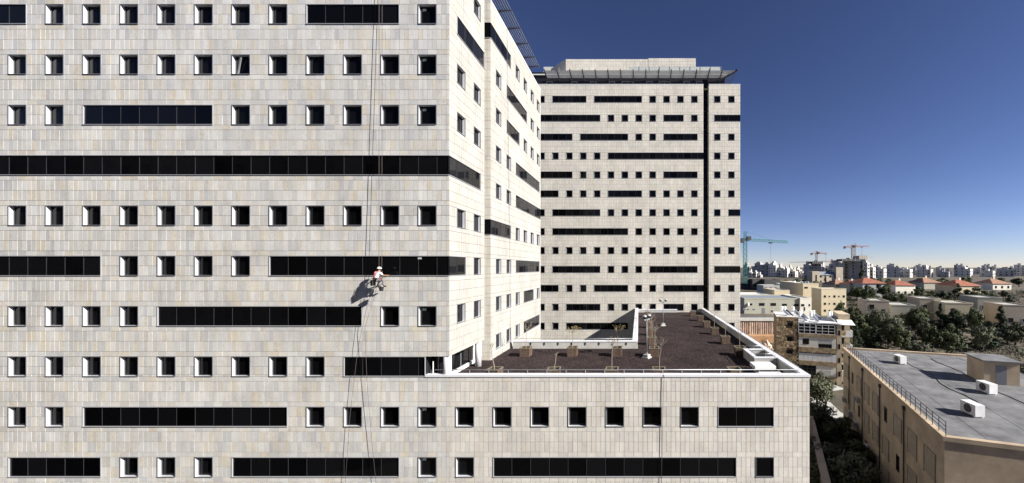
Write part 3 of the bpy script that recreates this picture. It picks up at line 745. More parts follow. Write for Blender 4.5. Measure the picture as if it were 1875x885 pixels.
def sapling(x, y, top, label, leaves=0, crown=.9, lean=(0,0), seed=0, pale=False, twigs=9):
    rnd = random.Random(seed); z0 = ZGRAV + .7; t = thing('sapling', label, 'young tree', (x, y, z0), 0, 'thin saplings in the planters')
    hgt = top - z0; th = hgt - crown
    pts = [Vector((0,0,-.3))]
    for i in range(1, 6):
        f = i/5; pts.append(Vector((lean[0]*f + rnd.uniform(-.03,.03), lean[1]*f + rnd.uniform(-.03,.03), th*f)))
    mb = MB(); mb.tube(pts, [.036, .033, .030, .027, .024, .020], 6)
    tips = []
    def grow(p, d, l, r, depth):
        q = p
        for s_ in range(3):
            d = (d + Vector((rnd.uniform(-.35,.35), rnd.uniform(-.35,.35), rnd.uniform(-.1,.25)))).normalized()
            n = q + d*l/3; mb.tube([q, n], [r, r*.8], 5, cap=False); q = n; r *= .8; tips.append(q.copy())
        if depth > 0:
            for _ in range(rnd.choice((2, 3))):
                grow(q, (d + Vector((rnd.uniform(-.9,.9), rnd.uniform(-.9,.9), rnd.uniform(-.2,.6)))).normalized(), l*.62, r*.9, depth-1)
    for i in range(twigs):
        a = i*2.4 + rnd.random(); b0 = pts[-1].lerp(pts[-2], rnd.random()*.9)
        grow(b0, Vector((math.cos(a), math.sin(a), rnd.uniform(.3, 1.2))).normalized(), crown*.5, .014, 1)
    o = link('stem', mb.mesh('stem', M['twig']), t)
    if leaves:
        lb = MB()
        for _ in range(leaves):
            c = rnd.choice(tips) + Vector((rnd.uniform(-.1,.1), rnd.uniform(-.1,.1), rnd.uniform(-.12,.06)))
            u = Vector((rnd.uniform(-1,1), rnd.uniform(-1,1), rnd.uniform(-1,1))).normalized(); v = u.cross(Vector((rnd.uniform(-1,1), rnd.uniform(-1,1), .3))).normalized()
            s_ = rnd.uniform(.03, .065)
            lb.quad(c-u*s_, c+v*s_*.55, c+u*s_, c-v*s_*.55)
        link('leaves', lb.mesh('leaves', M['leaf_y']), t)
    return t
def zpx(py, D): return (PY0-py)*D/FPX
PLN = [  # x, y, planter label, sapling (top px y, label, leaves, crown, lean) or None
 (-11.1, 34.4, 'reddish wooden planter nearest the white wing, against the courtyard wall', (578, 'bare twiggy sapling in front of the lowest slanting ribbon window of the white wing', 14, 1.3, (.05,0))),
 (-6.55, 34.5, 'wooden planter in the middle of the row by the courtyard wall', (588, 'sapling with yellow leaves in the middle planter by the courtyard wall', 150, 1.0, (0,0))),
 (-2.15, 34.4, 'wooden planter by the courtyard wall nearest the inner corner', (586, 'sapling with yellow leaves in front of the triangular shadow on the tower', 110, 1.2, (.1,0))),
 (-11.2, 27.15, 'low pale rimmed planter behind the front railing, nearest the round column', (622, 'crooked bare sapling rising beside the base of the white wing', 8, .5, (-.35,.1))),
 (-6.6, 27.15, 'planter behind the front railing, second from the round column', (640, 'bare leaning stick sapling behind the front railing, second from the column', 0, .35, (.22,0))),
 (-2.1, 27.15, 'planter behind the front railing, third from the round column', (604, 'slim sapling with a few small leaves behind the front railing below the triangular shadow', 30, .8, (.05,0))),
 (1.55, 27.15, 'planter behind the front railing at the foot of the pale branched sapling', (608, 'pale bare sapling with forked branches, tallest behind the front railing', 0, 1.05, (.15,0))),
 (7.4, 27.15, 'treeless planter behind the front railing, nearest the white ventilation box', None),
 (1.5, 34.3, 'planter beside the foot of the nearer lamp post', (582, 'thin bare sapling just right of the nearer lamp post', 0, 1.0, (.1,0))),
 (1.47, 39.5, 'planter left of the walkway, second in the row running back from the nearer lamp', (570, 'thin bare sapling in the second planter behind the nearer lamp', 10, 1.2, (0,0))),
 (1.5, 45.0, 'planter left of the walkway, third in the row running back from the nearer lamp', (566, 'thin bare sapling in the third planter behind the nearer lamp', 0, 1.2, (.1,0))),
 (1.5, 50.6, 'planter left of the walkway, level with the farther lamp post', (560, 'thin bare sapling level with the farther lamp post', 8, 1.3, (0,0))),
 (1.5, 61.5, 'small far planter at the left end of the terrace, close to the tower', (550, 'wispy sapling at the far left end of the terrace, close to the tower', 12, 1.6, (0,0))),
 (9.95, 34.6, 'big planter along the right parapet, nearest the roof shaft', (588, 'bare sapling in the right row nearest the roof shaft', 0, 1.2, (0,0))),
 (9.85, 40.0, 'planter along the right parapet, second from the roof shaft', (578, 'bare wide sapling along the right parapet, second from the roof shaft', 4, 1.3, (0,0))),
 (9.85, 45.6, 'planter along the right parapet, third from the roof shaft', (560, 'bare sapling along the right parapet, third from the roof shaft', 6, 1.3, (-.1,0))),
 (9.8, 50.9, 'planter along the right parapet, fourth from the roof shaft', None),
 (10.0, 57.0, 'planter along the right parapet with a yellow bag on top', None),
 (9.6, 62.5, 'farthest planter at the right end of the terrace beside the far ledge', None),
]
for i, (x, y, lb, sp) in enumerate(PLN):
    planter(x, y, lb, random.uniform(-.06, .06) if i not in (3, 4) else random.uniform(-.14, .14))
    if sp: sapling(x, y, zpx(sp[0], y), sp[1], sp[2], sp[3], sp[4], seed=i+3)
mb = MB(); mb.ball((0,0,.12), .36, .22, .15, 10, 6); M['yellow'] = mat('dusty_yellow_plastic', (.45, .33, .05), .7, var=.2)
solo('bag', mb, M['yellow'], 'dusty yellow bag lying on a planter by the right parapet', 'bag', (10.0, 57.0, ZGRAV+.85), smooth=True)
# twin-globe lamp posts
M['globe'] = mat('smoked_lamp_globe', (.30, .30, .30), .12, 0, .6); M['globe_w'] = mat('white_lamp_cap', (.30, .30, .31), .35)
M['globe_d'] = mat('dark_lamp_globe', (.03, .03, .033), .1, 0, .6)
M['pole'] = mat('grey_painted_pole', (.20, .21, .23), .5, .2, .4)
def lamp(x, y, top, rz, label):
    t = thing('lamp_post', label, 'lamp post', (x, y, ZGRAV), rz, 'twin globe lamp posts on the terrace')
    h = top - ZGRAV
    mb = MB(); mb.box(-.36, .36, -.36, .36, 0, .10); mb.box(-.26, .26, -.26, .26, .10, .34); part('base', mb, M['concrete'], t, world=False)
    mb = MB(); mb.tube([(0,0,.36), (0,0,h-.35)], [.06, .045], 14); mb.tube([(0,0,.36), (0,0,.5)], .10, 14); part('pole', mb, M['pole'], t, True, world=False)
    mb = MB(); mb.tube([(-.38,0,h-.36), (.38,0,h-.36)], .04, 8); mb.box(-.12, .12, -.07, .07, h-.45, h-.28); part('arm', mb, M['pole'], t, world=False)
    for s in (-1, 1):
        g = MB(); g.ball((s*.40, 0, h-.05), .225, nu=18, nv=9, v0=.45, v1=1.0); o = part('globe', g, M['globe_d'], t, True, world=False)
        g = MB(); g.ball((s*.40, 0, h-.05), .23, nu=18, nv=7, v0=0, v1=.45); part('cap', g, M['globe'] if s < 0 else M['globe_w'], o, True, world=False)
        g = MB(); g.tube([(s*.38, 0, h-.36), (s*.40, 0, h-.29)], .06, 8); part('socket', g, M['white'], o, world=False)
    return t
lamp(.75, 33.7, zpx(579, 33.7), R(58), 'nearer grey lamp post on the gravel, its two globes seen nearly end on')
lamp(3.6, 52.2, zpx(549.5, 52.2), R(8), 'grey lamp post with two globes side by side, standing farther back on the gravel')
# odds and ends on the terrace
M['rebar'] = mat('rusty_red_steel', (.22, .06, .045), .8, var=.3)
mb = MB()
for i in range(4): mb.bar((-1.1, .1*i, .06+.03*i), (.9, .12*i-.1, .07+.02*i), .08)
solo('steel_bars', mb, M['rebar'], 'small pile of reddish bars lying by the courtyard wall next to the wing', 'steel bars', (-12.2, 36.9, ZGRAV))
mb = MB()
for i in range(5): mb.box(-.9+.36*i, -.58+.36*i, random.uniform(-.2,0), random.uniform(.1,.3), 0, random.uniform(.04,.13))
solo('rubble_pieces', mb, M['white'], 'scattered white slab offcuts on the gravel at the foot of the wing', 'rubble', (-12.6, 36.3, ZGRAV))
mb = MB(); mb.tube([(0,0,0), (0,0,.75)], .05, 8); mb.tube([(0,0,.7), (.65,0,.78)], .06, 8); mb.box(.5, .8, -.12, .12, .62, .9)
solo('floodlight', mb, M['globe_w'], 'small white floodlight on the courtyard parapet by the nearer lamp', 'floodlight', (-.5, 40, ZCAP))

# ================================================================== ropes
def rope(pts, label, r=.016, sag=0.0):
    mb = MB(); mb.tube(pts, r, 6); return solo('rope', mb, M['rope'], label, 'rope', tuple(pts[-1]), 'abseiling ropes', True)
HIP = at(688.5, 511.5, 24.78)
TOPR = Vector((at(696, 0, D0).x, D0-.10, ZR+.1))
rope([TOPR, HIP + Vector((.08, .18, .85)), HIP + Vector((.08, .2, .3))], 'dark main rope running from the roof down to the window cleaner', .012)
rope([TOPR + Vector((.25, 0, 0)), HIP + Vector((.26, .22, .9)), HIP + Vector((.2, .2, .2))], 'thin safety rope beside the main rope above the window cleaner', .008)
rope([HIP + Vector((-.2, .25, -.1)), at(672, 560, D0-.45), at(655, 640, D0-.25), at(641, 760, D0-.2), at(631, 900, D0-.2)], 'slack rope tail below the window cleaner slanting to the left', .010)
rope([HIP + Vector((.02, .25, -.2)), at(668, 600, D0-.35), at(672, 700, D0-.25), at(680, 800, D0-.2), at(690, 900, D0-.2)], 'slack rope tail below the window cleaner slanting to the right', .010)
rope([at(1212, 681, D0-.02), at(1216, 688.5, D0-.09), at(1214, 740, D0-.08), at(1211, 890, D0-.08)], 'dark rope tied to the terrace railing and hanging down the podium front', .015)
wr = [Vector((XS+.12, 36.9+.35*t, ZR+.1 - t*(ZR+.1-ZGRAV-.4))) for t in (0, .25, .5, .75, 1)]
wr = [Vector((XS+.1, 36.6, ZR+.1)), Vector((XS+.1, 37.0, 12)), Vector((XS+.12, 37.3, 2)), Vector((XS+.2, 37.25, ZCAP+.1))]
rope(wr, 'thin rope hanging down the white wing between its windows', .013)

# ================================================================== the window cleaner
M['skin'] = mat('skin', (.36, .20, .13), .6, 0, .4); M['shirt'] = mat('pale_grey_shirt', (.58, .62, .62), .9, var=.1, vscale=12)
M['trouser'] = mat('grey_trousers', (.16, .155, .16), .9, var=.15, vscale=10); M['shoe'] = mat('black_boots', (.015, .015, .016), .6)
M['harness'] = mat('red_webbing', (.50, .02, .06), .7); M['helmet'] = mat('white_helmet', (.80, .80, .78), .3, 0, .5)
M['black'] = mat('black_plastic', (.012, .012, .013), .6); M['hair'] = mat('dark_hair', (.02, .015, .012), .8); M['eye'] = mat('eye', (.05, .04, .035), .2)
def skin_mesh(name, chains, m, root, sub=2):
    """chains: list of [(point, radius), ...]; coincident points are merged into one skeleton"""
    vs, es, rad = [], [], []
    def vid(p, r):
        for i, q in enumerate(vs):
            if (Vector(q)-Vector(p)).length < 1e-4: return i
        vs.append(tuple(p)); rad.append(r); return len(vs)-1
    for ch in chains:
        pr = None
        for p, r in ch:
            i = vid(p, r)
            if pr is not None and pr != i: es.append((pr, i))
            pr = i
    me = bpy.data.meshes.new(name + '_skeleton'); me.from_pydata(vs, es, []); me.update()
    o = bpy.data.objects.new(name + '_skeleton', me); C.objects.link(o)
    sk = o.modifiers.new('skin', 'SKIN'); sk.use_smooth_shade = True; sk.branch_smoothing = .3
    sb = o.modifiers.new('sub', 'SUBSURF'); sb.levels = sub; sb.render_levels = sub
    for i, sv in enumerate(me.skin_vertices[0].data):
        r = rad[i]; sv.radius = r if isinstance(r, tuple) else (r, r); sv.use_root = (i == root); sv.use_loose = False
    dg = bpy.context.evaluated_depsgraph_get(); dg.update()
    out = bpy.data.meshes.new_from_object(o.evaluated_get(dg)); out.name = name
    bpy.data.objects.remove(o); bpy.data.meshes.remove(me)
    out.materials.clear(); out.materials.append(m); out.polygons.foreach_set('use_smooth', [True]*len(out.polygons)); return out
fw = Vector((.36, .933, 0)); rt = Vector((.933, -.36, 0)); up = Vector((0,0,1))
def L3(f, r, u): return fw*f + rt*r + up*u
man = thing('person', 'window cleaner in white helmet, grey shirt and red harness hanging on ropes against the facade', 'person', tuple(HIP))
hip, sp1, sp2, nk, hd = L3(0,0,0), L3(.03,.01,.2), L3(.08,.03,.4), L3(.13,.05,.53), L3(.17,.07,.62)
sR, sL = L3(.10,.22,.46), L3(.08,-.17,.47)
eR, hR = sR + Vector((.20, .12, -.20)), sR + Vector((.45, .25, -.19))
eL, hL = sL + Vector((-.02, .16, -.22)), sL + Vector((.12, .36, -.02))
kR, aR, tR = L3(.40,.17,-.06), L3(.36,.18,-.46), L3(.52,.20,-.52)
kL, aL, tL = L3(.34,-.13,-.10), L3(.20,-.14,-.48), L3(.38,-.15,-.54)
pR, pL = L3(.04,.10,-.03), L3(.04,-.10,-.03)
body = [[(hip,(.125,.12)), (sp1,(.115,.11)), (sp2,(.125,.11)), (nk,(.062,.062)), (hd,(.09,.085)), (hd+L3(.01,0,.10),(.098,.09)), (hd+L3(0,0,.18),(.07,.07))],
        [(sp2,(.125,.11)), (sR,.066), (eR,.044), (hR,.030)], [(sp2,(.125,.11)), (sL,.066), (eL,.044), (hL,.030)],
        [(hip,(.125,.12)), (pR,.105), (kR,.068), (aR,.045), (tR,.036)], [(hip,(.125,.12)), (pL,.105), (kL,.068), (aL,.045), (tL,.036)]]
def hand(h, e, side):
    d = (h-e).normalized(); s = d.cross(up).normalized(); dn = Vector((0,0,-1)); palm = h + d*.055
    ch = [[(h,.030), (palm,(.034,.018))]]
    for i, ln in enumerate((.062, .07, .066, .052)):
        b_ = palm + s*(i-1.5)*.019 + d*.02; k1 = b_ + d*ln*.55 + dn*.006; k2 = k1 + d*ln*.25 + dn*ln*.45
        ch.append([(palm,(.034,.018)), (b_,.0095), (k1,.0088), (k2,.0075)])
    tb = h + d*.02 + s*side*.028; ch.append([(h,.030), (tb,.011), (tb + s*side*.02 + d*.03, .0095), (tb + s*side*.016 + d*.058 + dn*.015, .008)])
    return ch
body += hand(hR, eR, -1) + hand(hL, eL, 1)
bm_ = skin_mesh('body', body, M['skin'], 0); ob = link('body', bm_, man)
hc = hd + L3(.01,0,.09)
fb = MB()
fb.ball(hc + L3(.10,0,-.02), .018, .018, .026, 8, 6); part('nose', fb, M['skin'], ob, True, world=False)
for s in (-1, 1):
    q = MB(); q.ball(hc + L3(.085, s*.034, .012), .012, nu=8, nv=6); part('eye', q, M['eye'], ob, True, world=False)
    q = MB(); q.ball(hc + L3(-.005, s*.092, -.01), .014, .022, .03, 8, 6); part('ear', q, M['skin'], ob, True, world=False)
q = MB(); q.bar(hc + L3(.088,-.025,-.06), hc + L3(.088,.025,-.06), .012); part('mouth', q, M['harness'], ob, world=False)
q = MB(); q.ball(hc + L3(-.012,0,-.005), .098, .098, .095, 14, 8, v0=.2, v1=.72); part('hair', q, M['hair'], man, True, world=False)
shirt = [[(hip + L3(0,0,.02),(.160,.155)), (sp1,(.152,.148)), (sp2,(.172,.160)), (nk - L3(.01,0,.05),(.088,.088))],
         [(sp2,(.172,.160)), (sR,.105), (sR.lerp(eR,.75),.066)], [(sp2,(.172,.160)), (sL,.112), (sL.lerp(eL,.75),.075)]]
link('shirt', skin_mesh('shirt', shirt, M['shirt'], 0), man)
trs = [[(hip,(.165,.16)), (pR,.128), (kR,.086), (aR + L3(0,0,.0),.066)], [(hip,(.165,.16)), (pL,.128), (kL,.086), (aL + L3(0,0,.0),.066)]]
link('trousers', skin_mesh('trousers', trs, M['trouser'], 0), man)
for a, t in ((aR, tR), (aL, tL)):
    link('boot', skin_mesh('boot', [[(a + L3(0,0,.07),.060), (a - L3(.01,0,.05),.068), (t,(.056,.05)), (t + L3(.06,0,0),(.048,.04))]], M['shoe'], 1), man)
hm = MB(); hm.ball(hc + L3(-.005,0,.045), .135, .135, .125, 18, 8, v0=0, v1=.52)
hm.tube([hc + L3(-.005+.142*math.cos(a), .142*math.sin(a), .04) for a in [i*2*math.pi/16 for i in range(17)]], .012, 5, False)
hm.ball(hc + L3(.11,0,.035), .07, .07, .012, 10, 5)
part('helmet', hm, M['helmet'], man, True, world=False)
hn = MB(); bk = L3(-.135,.02,0)
def back(f, r, u): return L3(f, r, u)
hn.tube([back(-.150,-.12,.05), back(-.125,.0,.27), back(-.085,.10,.42), back(-.01,.15,.52), back(.08,.16,.56), back(.2,.13,.45)], .012, 6)
hn.tube([back(-.150,.12,.05), back(-.125,.0,.27), back(-.085,-.07,.42), back(-.01,-.10,.53), back(.08,-.11,.57), back(.2,-.1,.45)], .012, 6)
part('harness_strap', hn, M['harness'], man, True, world=False)
hb = MB(); n_ = 20
hb.tube([L3(.165*math.cos(a)+.0, .18*math.sin(a), .05) for a in [i*2*math.pi/n_ for i in range(n_+1)]], .036, 6, False); part('belt', hb, M['black'], man, True, world=False)
lg = MB()
for pk, kk in ((pR, kR), (pL, kL)):
    c = pk.lerp(kk, .4); d = (kk-pk).normalized(); x = d.cross(up).normalized(); y = x.cross(d)
    lg.tube([c + (x*math.cos(a)+y*math.sin(a))*.118 for a in [i*2*math.pi/14 for i in range(15)]], .018, 5, False)
part('leg_loop', lg, M['harness'], man, True, world=False)
# seat board, pouch, bucket, squeegee pole: things he uses
st = thing('seat_board', 'dark seat board slung under the window cleaner', 'seat', tuple(HIP + L3(.06,0,-.17)))
mb = MB(); mb.obox((0,0,0), rt, fw, up, .33, .16, .016); part('board', mb, M['black'], st, world=False)
mb = MB()
for s in (-1, 1):
    mb.tube([rt*s*.30 + fw*.12, rt*s*.24 + fw*.2 + up*.35, fw*.20 + up*.95], .012, 6); mb.tube([rt*s*.30 - fw*.12, rt*s*.24 + fw*.15 + up*.35], .012, 6)
part('sling', mb, M['black'], st, world=False)
pc = thing('tool_pouch', 'black tool pouch hanging at the left hip of the window cleaner', 'tool bag', tuple(HIP + L3(-.06,-.22,-.18)))
mb = MB(); mb.obox((0,0,-.08), rt, fw, up, .10, .12, .20); mb.obox((0,0,.16), rt, fw, up, .03, .03, .06); part('pouch', mb, M['black'], pc, world=False)
bkp = thing('bucket', 'black bucket hanging below the right boot of the window cleaner', 'bucket', tuple(HIP + Vector((.36,.02,-.82))))
mb = MB(); mb.tube([(0,0,0), (0,0,.26)], [.115, .15], 18, cap=False); mb.tube([(0,0,.0), (0,0,.012)], .115, 18); mb.tube([(.15*math.cos(i*math.pi/8), .15*math.sin(i*math.pi/8), .26) for i in range(17)], .01, 5, False); part('pail', mb, M['black'], bkp, True, world=False)
mb = MB(); mb.tube([(.15*math.cos(a), 0, .26 + .16*math.sin(a)) for a in [i*math.pi/10 for i in range(11)]], .006, 5); mb.tube([(0,0,.42), (-.1,.05,.80)], .007, 5); part('handle', mb, M['steel'], bkp, True, world=False)
sq = thing('squeegee', 'long dark squeegee pole held across the lap of the window cleaner', 'squeegee', tuple(HIP + Vector((.0,0,-.02))))
pa_, pb_ = hR + Vector((.06, .03, -.03)), Vector((-.30, -.12, -.16))
mb = MB(); mb.tube([pb_, pa_], .018, 8); part('pole', mb, M['black'], sq, True, world=False).location = (0,0,.02)
mb = MB(); d = (pa_-pb_).normalized(); mb.obox(pa_ + d*.03, Vector((0,0,1)).cross(d).normalized(), d, up, .16, .02, .012); part('blade', mb, M['black'], sq, world=False).location = (0,0,.02)

# ================================================================== ground
def smooth(a, b, x):
    t = min(1, max(0, (x-a)/(b-a))); return t*t*(3-2*t)
def ground_z(x, y):
    z = -24.0
    pit = smooth(22, 26, x)*(1-smooth(35.5, 38, x))              # the excavation drops straight at its shoring wall
    rise = smooth(72, 112, y)
    z_hill = -24 + 9.2*rise
    z_pit = -24 + 3.0*smooth(76, 90, y) + (6.2 if y > 93.2 else 0)
    z = z_hill*(1-pit) + z_pit*pit if y < 112 else z_hill
    z += 2.0*smooth(120, 200, y) + 2.0*smooth(220, 420, y) + 4*smooth(450, 900, y) + 4*smooth(1000, 3000, y)
    z -= 3.2*smooth(42, 60, x)*smooth(80, 112, y)*(1-smooth(130, 200, y))      # the wooded hollow on the right
    return z
xs = [-3000,-1200,-500,-200,-100,-60,-30,-10,0,8,14,18,22,24,26,30,34,35.5,37,38,42,46,50,56,62,70,80,90,100,115,130,150,180,220,300,450,700,1200,2500,5000]
ys = [-300,-60,0,20,30,40,50,60,66,70,74,78,82,86,90,93.0,93.3,96,100,106,112,118,126,136,150,165,180,200,225,260,300,350,400,460,550,700,900,1300,2000,3500,7000,14000]
gm = MB(); gm.v = [(x, y, ground_z(x, y)) for y in ys for x in xs]
nx = len(xs); gm.f = [(j*nx+i, j*nx+i+1, (j+1)*nx+i+1, (j+1)*nx+i) for j in range(len(ys)-1) for i in range(nx-1)]; gm.t = [.5]*len(gm.f)
M['earth'] = mat('dry_earth', (.13, .105, .075), .95, col2=(.045, .045, .03), vscale=.12, bump=.5, bscale=2)
tag(link('ground', gm.mesh('ground', M['earth'], False, True)), kind='structure')
M['asphalt'] = mat('worn_asphalt', (.085, .083, .082), .9, var=.25, vscale=.8)
def strip(name, pts, wd, m, dz=.05):
    """ground strip draped on the terrain"""
    mb = MB(); P = []
    for (ax, ay), (bx, by) in zip(pts, pts[1:]):
        n = max(2, int(math.hypot(bx-ax, by-ay)/2))
        P += [(ax+(bx-ax)*i/n, ay+(by-ay)*i/n) for i in range(n)]
    P.append(pts[-1]); E = []
    for i, p in enumerate(P):
        q = P[min(i+1, len(P)-1)]; o = P[max(i-1, 0)]; d = Vector((q[0]-o[0], q[1]-o[1], 0)).normalized(); nn = Vector((-d.y, d.x, 0))
        a = Vector((p[0], p[1], 0)) + nn*wd/2; b = Vector((p[0], p[1], 0)) - nn*wd/2
        E.append((Vector((a.x, a.y, ground_z(a.x, a.y)+dz)), Vector((b.x, b.y, ground_z(b.x, b.y)+dz))))
    for (a, b), (c, d) in zip(E, E[1:]): mb.quad(b, d, c, a)
    return tag(link(name, mb.mesh(name, m)), kind='structure')
strip('road', [(10, 104.5), (60, 104.5), (90, 108)], 5.5, M['asphalt'], .12)
fs = MB(); fs.quad((-70, 2, ZG+.05), (14, 2, ZG+.05), (14, D0, ZG+.05), (-70, D0, ZG+.05)); tag(link('unseen_forecourt', fs.mesh('unseen_forecourt', M['asphalt'])), kind='structure')  # unseen asphalt added to cut ground bounce onto the facade
strip('path', [(33.5, 46), (31.5, 58), (33, 68), (40, 70.5)], 3.6, M['concrete'], .1)

# ================================================================== trees
M['leaf'] = mat('tree_leaf', (.060, .072, .030), .75, 0, .3, var=.35, vscale=1.3, objrand=.5); M['leaf_d'] = mat('dark_conifer_leaf', (.030, .045, .022), .8, 0, .25, objrand=.25)
M['leaf_o'] = mat('olive_leaf', (.085, .092, .055), .75, 0, .3, var=.3, vscale=1.3, objrand=.5); M['bark'] = mat('tree_bark', (.10, .08, .06), .95)
def crown_mesh(name, m, seed, shape, n, ls):
    rnd = random.Random(seed); mb = MB(); cl = []
    if shape == 'round':
        for _ in range(26):
            while True:
                p = Vector((rnd.uniform(-1,1), rnd.uniform(-1,1), rnd.uniform(-.85,1)))
                if .25 < p.length < 1: break
            cl.append((Vector((p.x*.78, p.y*.78, 1.25 + p.z*.72)), rnd.uniform(.20, .38)))
    else:
        for i in range(46):
            f = rnd.random()**1.25; r = (1-f)*.85 + .06; a = rnd.random()*6.28; k = rnd.uniform(.45, 1)
            cl.append((Vector((math.cos(a)*r*k*.8, math.sin(a)*r*k*.8, .45 + f*3.3)), .10 + .22*(1-f)))
    for _ in range(n):
        c, r = rnd.choice(cl)
        d = Vector((rnd.gauss(0,1), rnd.gauss(0,1), rnd.gauss(0,.8))).normalized(); p = c + d*r*rnd.uniform(.55, 1.08)
        nrm = (d + Vector((rnd.uniform(-.8,.8), rnd.uniform(-.8,.8), rnd.uniform(-.3,.8)))).normalized()
        u = nrm.cross(Vector((rnd.uniform(-1,1), rnd.uniform(-1,1), .2))).normalized(); v = nrm.cross(u)
        s_ = ls*rnd.uniform(.6, 1.3)
        mb.quad(p-u*s_, p-v*s_*.6, p+u*s_, p+v*s_*.6)
    return mb.mesh(name, m)
def trunk_mesh(seed, tall):
    rnd = random.Random(seed); mb = MB(); h = 3.4 if tall else 1.1
    mb.tube([(0,0,-.15), (rnd.uniform(-.04,.04),0,h*.5), (0,rnd.uniform(-.05,.05),h)], [.085, .06, .03], 7)
    for i in range(6):
        a = i*1.1; z = h*(.35+.1*i); mb.tube([(0,0,z), (math.cos(a)*.35, math.sin(a)*.35, z+.25), (math.cos(a)*.6, math.sin(a)*.6, z+.45)], [.035, .022, .01], 5)
    return mb.mesh('trunk', M['bark'])
TREES = {'round': [(crown_mesh('crown', M['leaf'], 1, 'round', 3600, .075), trunk_mesh(1, False)), (crown_mesh('crown', M['leaf'], 2, 'round', 3200, .075), trunk_mesh(2, False))],
         'olive': [(crown_mesh('crown', M['leaf_o'], 5, 'round', 3600, .07), trunk_mesh(5, False))],
         'tall': [(crown_mesh('crown', M['leaf_d'], 3, 'cone', 3600, .075), trunk_mesh(3, True)), (crown_mesh('crown', M['leaf_d'], 4, 'cone', 3000, .08), trunk_mesh(4, True))]}
def tree(x, y, hgt, wid, kind, label, i=0, group=None, z=None):
    cr, tr = TREES[kind][i % len(TREES[kind])]; full = 3.75 if kind == 'tall' else 2.15
    t = thing('conifer_tree' if kind == 'tall' else 'leafy_tree', label, 'tree', (x, y, ground_z(x, y) if z is None else z), random.random()*6.28, group)
    sc = (wid/1.7, wid/1.7, hgt/full)
    a = link('crown', cr, t); b = link('trunk', tr, t); a.scale = sc; b.scale = (sc[0], sc[0], sc[2]); return t
def pxtree(px, ytop, ybase, D, wpx, kind, label, i=0, group=None):
    b = at(px, ybase, D); gz = min(ground_z(b.x, D), at(px, ytop, D).z - 2)
    return tree(b.x, D, at(px, ytop, D).z - gz, wpx*D/FPX, kind, label, i, group, z=gz - .05)

# ================================================================== far city
M['city_w'] = mat('white_stone_block', (.55, .53, .49), .9, var=.08, vscale=.1, objrand=.08); M['city_g'] = mat('grey_concrete_block', (.33, .335, .34), .9, var=.1, vscale=.1, objrand=.12)
M['city_b'] = mat('beige_stone_block', (.42, .36, .28), .9, var=.12, vscale=.2); M['city_dk'] = mat('dark_cladding', (.07, .065, .065), .8)
M['win_dark'] = mat('far_window', (.015, .017, .022), .2, 0, .4)
def city_block(px, wpx, ytop, ybase, D, rot, m, label, steps=(), wins=True, nm='apartment_block', ratio=.8, fl=3.1):
    """far block: wall (stepped top) with window rows on all sides; each stepped part is part of the wall mesh"""
    c = at(px, ybase, D); wd = wpx*D/FPX; h = (ybase-ytop)*D/FPX
    a = rot; k = abs(math.cos(a)) + ratio*abs(math.sin(a)); lx = wd/k; ly = lx*ratio
    t = thing(nm, label, 'building', (c.x, D + ly*.5, c.z), a)
    wl = MB(); wn = MB(); hz = h
    def body(x0, x1, y0, y1, z0, z1):
        wl.box(x0, x1, y0, y1, z0, z1, .4)
        if not wins: return
        nf = max(1, int((z1-max(z0, 0))/fl))
        for f in range(nf):
            zz = max(z0, 0) + fl*f + .9
            if zz + 1.5 > z1: break
            for (p0, p1, fixed, ax) in ((x0, x1, y0, 'y-'), (y0, y1, x0, 'x-'), (y0, y1, x1, 'x+')):
                n = max(1, int((p1-p0)/3.4)); st = (p1-p0)/n
                for i in range(n):
                    if random.random() < .12: continue
                    u0 = p0 + st*(i+.5) - random.choice((.6, .6, 1.0)); u1 = 2*(p0+st*(i+.5)) - u0; hh = random.choice((1.4, 1.4, 2.0))
                    if ax == 'y-': wn.box(u0, u1, fixed-.06, fixed+.02, zz, zz+hh-.01, .5)
                    elif ax == 'x-': wn.box(fixed-.06, fixed+.02, u0, u1, zz, zz+hh-.01, .5)
                    else: wn.box(fixed-.02, fixed+.06, u0, u1, zz, zz+hh-.01, .5)
    if steps:
        x = -lx/2
        for (fr, hf) in steps:
            body(x, x + lx*fr - .004, -ly/2 + random.uniform(0, ly*.12), ly/2, -6, h*hf); x += lx*fr
    else: body(-lx/2, lx/2, -ly/2, ly/2, -6, h)
    o = part('wall', wl, m, t, world=False)
    if wins: part('windows', wn, M['win_dark'], t, world=False, kind='stuff')
    # roof clutter: stair heads and parapet
    rb = MB(); hs_ = max(hf for _, hf in steps) if steps else 1
    rb.box(-lx*.18, lx*.12, -ly*.1, ly*.25, h*(hs_ if not steps else min(hf for _, hf in steps)), h*hs_ + 1.8); part('stair_head', rb, m, t, world=False)
    return t
rot_ = R(-38)
